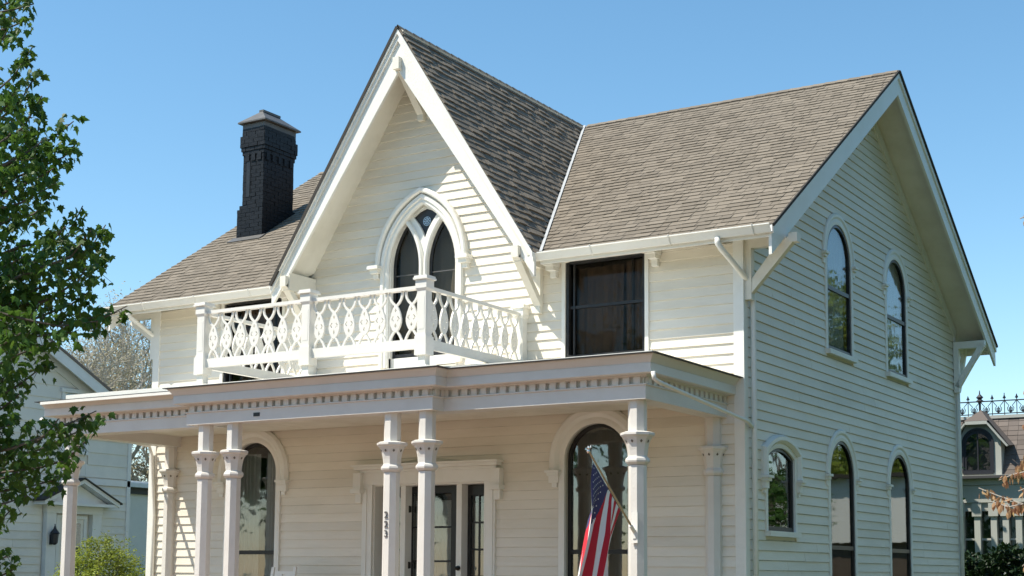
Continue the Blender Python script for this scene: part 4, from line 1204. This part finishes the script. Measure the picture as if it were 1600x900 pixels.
# sun room below: posts and dark windows
m = MB(); m.box(-5.2, -1.2, Y - .2, Y + .3, 3.92, 4.44); m.box(-5.2, -1.2, Y - .12, Y + .3, 3.66, 3.92); m.box(-5.2, -1.2, Y - .12, Y + .3, .0, 2.0)
for x in (-4.62, -4.12, -3.63, -3.28, -2.90, -2.2, -1.4): m.box(x - .09, x + .09, Y - .16, Y + .3, 2.0, 3.66); m.box(x - .14, x + .14, Y - .22, Y - .12, 3.5, 3.9)
sr = obj('sun_room', m, NWHITE, mh)
for a, b in ((-4.53, -4.21), (-4.03, -3.72), (-3.54, -3.37), (-3.19, -2.99), (-2.81, -2.29)):
    g = MB(); g.box(a, b, Y + .02, Y + .04, 2.0, 3.66); obj('pane', g, GLASSD, sr)
    g = MB(); g.box(a, b, Y - .0, Y + .018, 2.78, 2.84); obj('meeting_rail', g, NWHITE, sr)

# ================================================================ HOUSE ACROSS THE RIGHT YARD (seen mirrored in the side windows)
rh = thing('side_house', 'white clapboard house across the side yard, seen mirrored in the tall side windows', 'house', (18, 44, 0))
m = MB(); m.box(8, 30, 40, 48, 3.0, 5.6); obj('wall', m, WHITEHOUSE, rh)
m = MB(); m.box(8.2, 30, 40.3, 48, 0, 3.0); obj('lower_wall', m, GREYWOOD, rh)
m = MB(); m.prism(lambda u, v, n: (n, u, v), [(39.6, 5.6), (48.4, 5.6), (48.4, 5.75), (39.6, 5.75)], 7.6, 30.4); obj('roof', m, UNDER, rh)

# ================================================================ GROUND
m = MB(); m.box(-900, 900, -400, 1500, -.3, 0); tag(obj('ground', m, mat('lawn', (.06, .10, .03), .95, (.09, .09, .04), .5, .4)), kind='structure')
m = MB(); m.box(-60, 60, -12.5, -6.2, .001, .004); tag(obj('street', m, ASPH), kind='structure')
m = MB(); m.box(-60, 60, -5.4, -3.9, .001, .06); tag(obj('sidewalk', m, BRICKWALK), kind='structure')
m = MB(); m.box(-9, -.8, -3.88, -3.46, .001, .05); m.box(-60, 60, -6.2, -5.4, .001, .05); tag(obj('brick_walk', m, BRICKWALK), kind='structure')
m = MB(); m.box(-60, 60, -20, -15.5, .001, .06); tag(obj('far_sidewalk', m, CONC), kind='structure')

# ================================================================ TREES
def leaf_shape(kind):
    if kind == 'maple':
        o = [(0, 0), (.10, -.12), (.20, .02), (.46, .06), (.36, .22), (.52, .46), (.28, .42), (.20, .62), (0, 1.0)]
        o = o + [(-x, y) for x, y in reversed(o[1:-1])]
        return o
    if kind == 'oval': return [(0, 0), (.22, .25), (.26, .55), (0, 1), (-.26, .55), (-.22, .25)]
def leafset(mb, P, size, kind, droop=.6, rnd=random):
    sh_ = leaf_shape(kind)
    az = rnd.uniform(0, 2 * pi); el = -rnd.gauss(droop, .35)
    d = Vector((cos(az) * cos(el), sin(az) * cos(el), sin(el)))
    s_ = d.cross(Vector((0, 0, 1)))
    if s_.length < .01: s_ = Vector((1, 0, 0))
    s_.normalize(); n_ = s_.cross(d)
    roll = rnd.gauss(0, .6); s2 = s_ * cos(roll) + n_ * sin(roll); n2 = n_ * cos(roll) - s_ * sin(roll)
    sz = size * rnd.uniform(.65, 1.15)
    vs = [P + d * (.45 * sz)] + [P + s2 * (x * sz) + d * (y * sz) - n2 * (abs(x) * sz * .35 + max(0, y - .5) * sz * .25) for x, y in sh_]
    k = len(sh_)
    mb.add([tuple(v_) for v_ in vs], [(0, i + 1, (i + 1) % k + 1) for i in range(k)])
def rv(r):
    g = lambda: max(-1.7 * r, min(1.7 * r, random.gauss(0, r)))
    return Vector((g(), g(), g()))

MAPLE_T = [[(-3.94,-8.94,6.75),(-3.63,-8.62,6.89),(-3.56,-8.45,6.99)],[(-4.18,-8.67,6.69),(-4.05,-8.35,6.88),(-4.05,-8.11,7.05)],[(-4.08,-8.77,6.9),(-3.94,-8.45,7.07),(-3.95,-8.23,7.25)],[(-2.97,-9.64,5.93),(-2.72,-9.52,6.03),(-2.61,-9.49,6.19)],[(-4.41,-8.39,6.13),(-4.14,-8.18,6.47),(-4.02,-8.06,6.79)],[(-4.36,-8.42,5.8),(-3.82,-8.35,6.11),(-3.49,-8.41,6.36)],[(-3.65,-8.94,5.34),(-3.16,-8.83,5.63),(-2.91,-8.85,5.87)],[(-3.78,-8.83,5.18),(-3.4,-8.59,5.49),(-3.32,-8.52,5.74)],[(-2.88,-9.55,5.39),(-2.55,-9.53,5.5),(-2.34,-9.58,5.62)],[(-3.28,-9.16,5.32),(-3.25,-8.92,5.53),(-3.34,-8.76,5.73)],[(-4.15,-8.55,5.3),(-3.54,-8.4,5.57),(-3.22,-8.42,5.67),(-2.94,-8.46,5.75)],[(-4.16,-8.47,5.26),(-3.54,-8.32,5.44),(-3.2,-8.33,5.49),(-2.95,-8.4,5.57)],[(-3.81,-8.66,5.1),(-3.3,-8.58,5.22),(-2.99,-8.62,5.28)],[(-2.69,-9.42,5.06),(-2.63,-9.18,5.25),(-2.65,-9.0,5.41)],[(-3.24,-9.23,4.76),(-2.79,-9.13,4.82),(-2.53,-9.14,4.88),(-2.3,-9.17,4.92)],[(-4.48,-8.2,5.01),(-4.2,-7.83,5.18),(-4.22,-7.64,5.34)],[(-3.39,-9.11,4.55),(-3.38,-8.85,4.77),(-3.41,-8.62,4.94)],[(-3.82,-8.76,4.37),(-3.43,-8.44,4.56),(-3.22,-8.23,4.77),(-3.16,-8.12,5.07)],[(-3.02,-9.04,4.24),(-2.82,-8.67,4.39),(-2.74,-8.38,4.57),(-2.78,-8.18,4.83)],[(-3.77,-8.36,4.25),(-3.55,-7.96,4.42),(-3.47,-7.66,4.59),(-3.57,-7.48,4.81)],[(-3.96,-7.97,4.09),(-3.56,-7.86,4.22),(-3.31,-7.84,4.34)],[(-3.17,-8.8,4.55),(-2.8,-8.77,4.56),(-2.56,-8.83,4.65)],[(-2.69,-8.98,4.27),(-2.28,-8.99,4.33),(-1.97,-9.07,4.5)],[(-2.91,-8.72,4.05),(-2.7,-8.55,4.23),(-2.66,-8.48,4.38)],[(-2.94,-9.42,3.89),(-2.65,-9.12,3.8),(-2.49,-8.92,3.76),(-2.28,-8.69,3.82),(-2.12,-8.5,3.97)],[(-3.49,-9.01,4.23),(-3.21,-8.96,4.33),(-2.94,-8.92,4.42)],[(-4.32,-8.34,3.81),(-3.89,-8.09,3.88),(-3.68,-7.98,3.93),(-3.5,-7.88,3.94)],[(-3.47,-9.01,3.88),(-3.16,-8.85,4.05),(-2.96,-8.75,4.17)],[(-4.06,-8.49,4.2),(-3.56,-8.47,4.33),(-3.23,-8.53,4.41)],[(-3.93,-7.76,4.08),(-3.48,-7.76,4.08),(-3.12,-7.82,4.08)],[(-4.23,-8.37,3.19),(-4.0,-8.05,3.46),(-3.98,-7.86,3.62),(-4.03,-7.69,3.72)],[(-2.99,-9.34,3.3),(-2.85,-9.11,3.49),(-2.8,-8.92,3.59),(-2.75,-8.73,3.68)],[(-3.6,-8.85,2.97),(-3.4,-8.71,3.14),(-3.3,-8.61,3.28)],[(-2.97,-9.37,3.46),(-2.6,-9.42,3.53),(-2.27,-9.49,3.6)],[(-3.27,-9.12,3.18),(-3.29,-8.88,3.32),(-3.35,-8.67,3.49)],[(-3.32,-9.05,2.72),(-3.0,-8.71,2.8),(-2.85,-8.49,2.97),(-2.71,-8.27,3.11)],[(-4.51,-8.05,2.73),(-4.21,-7.62,2.87),(-4.05,-7.29,3.07),(-3.98,-7.0,3.24)],[(-3.53,-8.81,2.53),(-3.04,-8.6,2.59),(-2.79,-8.53,2.65),(-2.57,-8.51,2.81)],[(-3.84,-8.56,2.38),(-3.61,-8.26,2.45),(-3.52,-8.05,2.52),(-3.51,-7.89,2.6)],[(-3.2,-9.12,2.21),(-3.07,-8.9,2.27),(-3.02,-8.73,2.34)],[(-4.37,-8.2,2.09),(-4.31,-7.96,2.17),(-4.36,-7.79,2.29)],[(-3.05,-9.27,2.77),(-3.05,-9.02,2.9),(-3.08,-8.79,3.01)],[(-2.87,-9.02,2.73),(-2.57,-8.94,2.83),(-2.41,-8.95,2.96)],[(-3.99,-8.45,2.46),(-3.9,-8.17,2.59),(-3.91,-7.94,2.73)],[(-3.67,-8.79,1.64),(-3.65,-8.54,1.76),(-3.69,-8.33,1.84)],[(-4.02,-8.52,1.58),(-3.69,-8.43,1.64),(-3.51,-8.44,1.7)]]
PLUM_T = [[(5.15,-7.0,2.14),(4.95,-7.02,2.2),(4.81,-6.99,2.25),(4.67,-6.97,2.31)],[(5.18,-7.15,2.13),(5.02,-7.14,2.19),(4.9,-7.09,2.17),(4.77,-7.06,2.21)],[(5.22,-7.28,2.38),(5.07,-7.25,2.4),(4.95,-7.2,2.38),(4.85,-7.14,2.35)],[(5.21,-7.22,2.59),(5.09,-7.18,2.56),(5.01,-7.1,2.48),(4.95,-7.01,2.4)],[(5.22,-6.79,4.25),(5.04,-6.78,4.25),(4.95,-6.72,4.24)],[(5.05,-6.37,2.99),(4.91,-6.35,3.05),(4.84,-6.27,3.05)],[(5.21,-7.12,1.88),(5.04,-7.1,1.83),(4.96,-7.02,1.77)],[(5.25,-7.27,2.25),(5.09,-7.26,2.3),(4.99,-7.2,2.27)],[(5.08,-6.35,2.9),(4.92,-6.33,2.86),(4.83,-6.26,2.79)]]
mt = thing('maple_tree', 'dark green maple tree whose leafy boughs hang into the left edge', 'tree', (-5.6, -9.4, 0))
wood = MB(); TR = Vector((-5.6, -9.4, 0))
wood.tube([TR, TR + Vector((.05, 0, 1.2)), TR + Vector((0, .1, 3)), TR + Vector((.1, 0, 5)), TR + Vector((0, .1, 7.6))], [.24, .19, .16, .11, .05], 10)
trunk_o = obj('trunk', wood, BARK, mt)
crown_w = MB(); big = MB(); leaves = []
for tw in MAPLE_T:
    p0 = Vector(tw[0]); zt_ = max(1.6, p0.z - random.uniform(.4, 1.0)); base = Vector((TR.x + .05, TR.y, zt_))
    mid = base.lerp(p0, .5) + rv(.06) + Vector((0, 0, .06)); pts = [base, mid] + [Vector(q) for q in tw]
    crown_w.tube(pts, [.035, .024, .014] + [.009 * (1 - i / len(tw)) + .003 for i in range(1, len(tw))], 5)
    sub = [p0.lerp(mid, .5)] + [Vector(q) for q in tw]
    # densify
    for i in range(len(sub) - 1):
        a, b = sub[i], sub[i + 1]; L = (b - a).length; n_ = max(2, int(L / .055))
        for j in range(n_):
            t_ = j / n_; base_ = a.lerp(b, t_); last = (i == len(sub) - 2)
            sp = .13 * (1 - t_ * .6) if last else .15
            for q in range(6):
                c_ = base_ + rv(sp * .62)
                if q == 0: crown_w.tube([base_, c_], [.004, .002], 3, False)
                leaves.append(c_)
# fill towards the trunk
for k in range(1500):
    a = random.uniform(0, 2 * pi); r = random.uniform(.3, 1.7); z = random.uniform(2.2, 8.6)
    leaves.append(TR + Vector((cos(a) * r * .9 , sin(a) * r, z)))
obj('boughs', crown_w, BARK, mt)
tips = [l for l in leaves if l.x > -4.0]
random.shuffle(tips); single = set(id(l) for l in tips[:300])
lm = MB(); lone = [MB() for _ in range(8)]; lone_me = []
for q in lone: leafset(q, Vector((0, 0, 0)), .090, 'maple', .9); lone_me.append(q.mesh('leaf', MAPLE))
cro = None
for l in leaves:
    if id(l) not in single: leafset(lm, l, .088, 'maple', .9)
cro = obj('crown', lm, MAPLE, mt)
for l in tips[:300]:
    o = bpy.data.objects.new('leaf', random.choice(lone_me)); put(o, cro, l)
    loc = o.location.copy(); o.rotation_euler = (0, 0, random.uniform(0, 6.28))

pt = thing('young_leaf_tree', 'tree with curled salmon and tan young leaves reaching in at the right edge', 'tree', (7.6, -6.9, 0))
wd_ = MB(); PT = Vector((7.6, -6.9, 0))
wd_.tube([PT, PT + Vector((0, 0, 1.5)), PT + Vector((-.1, 0, 3)), PT + Vector((-.3, 0, 4.6))], [.09, .07, .05, .02], 8)
lm = MB(); bw = MB()
for tw in PLUM_T:
    p0 = Vector(tw[0]); b0 = PT + Vector((-.05, 0, max(.8, p0.z - 1.0)))
    bw.tube([b0, b0.lerp(p0, .6) + Vector((0, 0, .1))] + [Vector(q) for q in tw], [.02, .012] + [.007, .005, .004, .003][:len(tw)], 5)
    for i in range(len(tw) - 1):
        a, b = Vector(tw[i]), Vector(tw[i + 1]); n_ = max(2, int((b - a).length / .026))
        for j in range(n_):
            for q in range(3 if i else 1):
                leafset(lm, a.lerp(b, j / n_) + rv(.014), .062, 'oval', 1.15)
for k in range(500):
    a = random.uniform(0, 2 * pi); r = random.uniform(.2, 1.6); leafset(lm, PT + Vector((cos(a) * r + .3, sin(a) * r, random.uniform(2, 5))), .07, 'oval', 1.0)
obj('trunk', wd_, BARK, pt); obj('boughs', bw, BARKP, pt); obj('crown', lm, PLUML, pt)

def grow_tree(name, label, base, h, spread, leafm, barkm, nleaf, lsize, seed, depth=5, kind='oval', r0=.22, group=None, first=.28, droop=.4, lspread=.25, fork=3):
    rnd = random.Random(seed)
    t = thing(name, label, 'tree', base, group)
    wb = MB(); B = Vector(base); tips_ = []
    def rec(p, d, L, r, dep):
        n_ = 3; pts = [p]; q = p; dd = d
        for i in range(n_):
            dd = (dd + Vector((rnd.gauss(0, .13), rnd.gauss(0, .13), rnd.gauss(0, .08) + .04))).normalized(); q = q + dd * (L / n_); pts.append(q)
        wb.tube(pts, [r * (1 - .35 * i / n_) for i in range(n_ + 1)], 7 if dep > 3 else (4 if dep > 1 else 3), False)
        if dep <= 1: tips_.extend([pts[1], pts[2], pts[3]])
        if dep == 0: return
        k = fork + (1 if rnd.random() < .4 else 0)
        for i in range(k):
            a = rnd.uniform(0, 2 * pi); tilt = rnd.uniform(.35, .85) * spread
            x = dd.cross(Vector((0, 0, 1)));
            if x.length < .05: x = Vector((1, 0, 0))
            x.normalize(); y = dd.cross(x)
            nd_ = (dd * cos(tilt) + (x * cos(a) + y * sin(a)) * sin(tilt)).normalized()
            st = pts[-1] if i < 2 else pts[2]
            rec(st, nd_, L * rnd.uniform(.62, .80), r * .6, dep - 1)
    rec(B, Vector((0, 0, 1)), h * first, r0, depth)
    obj('trunk', wb, barkm, t)
    lb = MB()
    for i in range(nleaf):
        p = rnd.choice(tips_) + Vector((rnd.gauss(0, lspread), rnd.gauss(0, lspread), rnd.gauss(0, lspread)))
        leafset(lb, p, lsize, kind, droop, rnd)
    obj('crown', lb, leafm, t)
    return t
grow_tree('bare_tree', 'tall grey spring tree with bare twigs and pale buds behind the left eave', (-26.6, 13.6, 0), 12.0, 1.0, BUDL, BARKP, 14000, .085, 5, 6, r0=.22, lspread=.25)
grow_tree('bare_tree', 'second bare grey tree close behind the tallest one, left of the eave', (-29.5, 17.2, 0), 12.5, 1.0, BUDL, BARKP, 14000, .09, 12, 6, r0=.22, lspread=.3)
grow_tree('bare_tree', 'third bare grey tree farther back, its twigs filling the sky over the low rear wing', (-34.5, 22.6, 0), 13.0, 1.0, BUDL, BARKP, 14000, .10, 14, 6, r0=.22, lspread=.3)
grow_tree('bare_tree', 'lower budding tree behind the gap between the two houses', (-29.9, 18.3, 0), 8.5, 1.0, BUDL, BARKP, 5000, .14, 9, 6, r0=.22, lspread=.15)
# trees mirrored in the side windows
grow_tree('side_yard_tree', 'tall yellow-green tree behind the white side house, mirrored in the left upper side window', (21.5, 60, 0), 27, .75, GREENL, BARK, 8000, .5, 21, 5, r0=.3, lspread=.4)
grow_tree('side_yard_tree', 'round dark green tree mirrored in the small side window', (9.8, 24, 0), 7.5, 1.1, MAPLE, BARK, 5000, .22, 22, 5, r0=.2, lspread=.3)
grow_tree('back_yard_tree', 'broad green tree behind the white side house, mirrored in the tall lower windows', (15, 57, 0), 12, 1.0, GREENL, BARK, 6000, .5, 23, 5, r0=.4, lspread=.7)
grow_tree('back_yard_tree', 'second broad green tree left of the one behind the white side house', (8, 61, 0), 12, 1.0, GREENL, BARK, 5000, .5, 24, 5, r0=.4, lspread=.7)

for i, (x, y, h, wh) in enumerate(((14.2, 0.0, 13.5, 'nearest the house, facing its side windows'), (15.5, -9.0, 13, 'between the street and the nearest one'), (15.5, 9.0, 15, 'beside the rear half of the side wall'), (17.5, -6, 15, 'nearest the street corner'), (15, 3, 15, 'close beside the tall side windows'), (19, 12, 17, 'level with the back corner of the house'), (24, 2, 18, 'farthest from the house, second row'), (23, -13, 16, 'at the street edge of the yard'), (26, 22, 18, 'tallest, towards the white side house'))):  # trees added out of view to cut sky light on the right wall
    grow_tree('side_yard_tree', 'unseen tree added in the side yard to block sky light, ' + wh, (x, y, 0), h, .85, MAPLE, BARK, 9000, .40, 40 + i, 4, r0=.35, lspread=.8, group='unseen trees added to block sky light')
for i, (x, y, h, wh) in enumerate(((-42, -30, 15, 'second from its left end'), (-34, -26, 13, 'the lowest, set nearest the street'), (-52, -40, 18, 'at its far left end'), (-30, -38, 17, 'behind the lowest one'), (-19, -42, 19, 'left of its middle'), (-8, -39, 19, 'opposite the front door'), (3, -43, 20, 'the tallest, opposite the right column'), (14, -40, 18, 'second from its right end'), (25, -38, 17, 'at its right end'))):
    grow_tree('street_tree', 'leafy street tree in the row across the street, ' + wh, (x, y, 0), h, 1.0, MAPLE, BARK, 3000, .6, 60 + i, 4, r0=.35, lspread=.9, group='trees across the street')
grow_tree('back_yard_tree', 'leafy tree hidden behind the house, shading the sun room', (-9.5, 22.5, 0), 13.0, .9, MAPLE, BARK, 3500, .5, 31, 4, r0=.3, lspread=.7)
# ---- round bush
bu = thing('bush', 'rounded yellow-green bush between the porch column and the left corner', 'bush', (-13.0, 1.3, 0))
lb = MB(); sb_ = MB()
for k in range(26):
    a = random.uniform(0, 2 * pi); r = random.uniform(.1, .8); sb_.tube([(-13.0, 1.3, 0), (-13 + cos(a) * r * .4, 1.3 + sin(a) * r * .4, .9), (-13 + cos(a) * r, 1.3 + sin(a) * r, random.uniform(1.4, 2.1))], [.02, .013, .004], 4, False)
for k in range(17000):
    while True:
        p = Vector((random.uniform(-1, 1), random.uniform(-1, 1), random.uniform(-1, 1)))
        if .6 < p.length < 1: break
    ang = atan2(p.y, p.x); lump = 1 + .10 * sin(ang * 5 + p.z * 4) + .08 * sin(ang * 9 - p.z * 7) + .05 * sin(p.z * 13 + ang * 3)
    p = p * lump * (.86 + .14 * random.random())
    leafset(lb, Vector((-13.0 + p.x * .92, 1.3 + p.y * .98, 1.15 + p.z * 1.15)), .062, 'oval', .1)
for k in range(60):
    a = random.uniform(0, 2 * pi); r = random.uniform(.0, .75); b0 = Vector((-13 + cos(a) * r, 1.3 + sin(a) * r, 2.15 - r * r * .7))
    for j in range(8): leafset(lb, b0 + Vector((random.gauss(0, .02), random.gauss(0, .02), j * .025)), .05, 'oval', -.2)
obj('stems', sb_, BARK, bu); obj('foliage', lb, BUSHL, bu)
# ---- dark evergreen hedge
he = thing('evergreen_hedge', 'dark evergreen hedge low below the sun room windows at the right edge', 'hedge', (-1.6, 19.6, 0))
lb = MB()
for k in range(14000):
    p = Vector((random.uniform(-4.5, 2.5), random.uniform(-.6, .6), random.uniform(0, 1))); top = 2.28 + .12 * sin(p.x * 3.1) + .10 * sin(p.x * 7.7)
    leafset(lb, Vector((-1.6 + p.x, 19.6 + p.y * 1.0, top * sqrt(p.z))), .17, 'oval', -.6)
hs_ = MB()
for k in range(12): x = -5.8 + k * .6; hs_.tube([(x, 19.6, 0), (x + .1, 19.6, 1.9)], [.04, .01], 5)
obj('stems', hs_, BARK, he); obj('foliage', lb, DARKL, he)
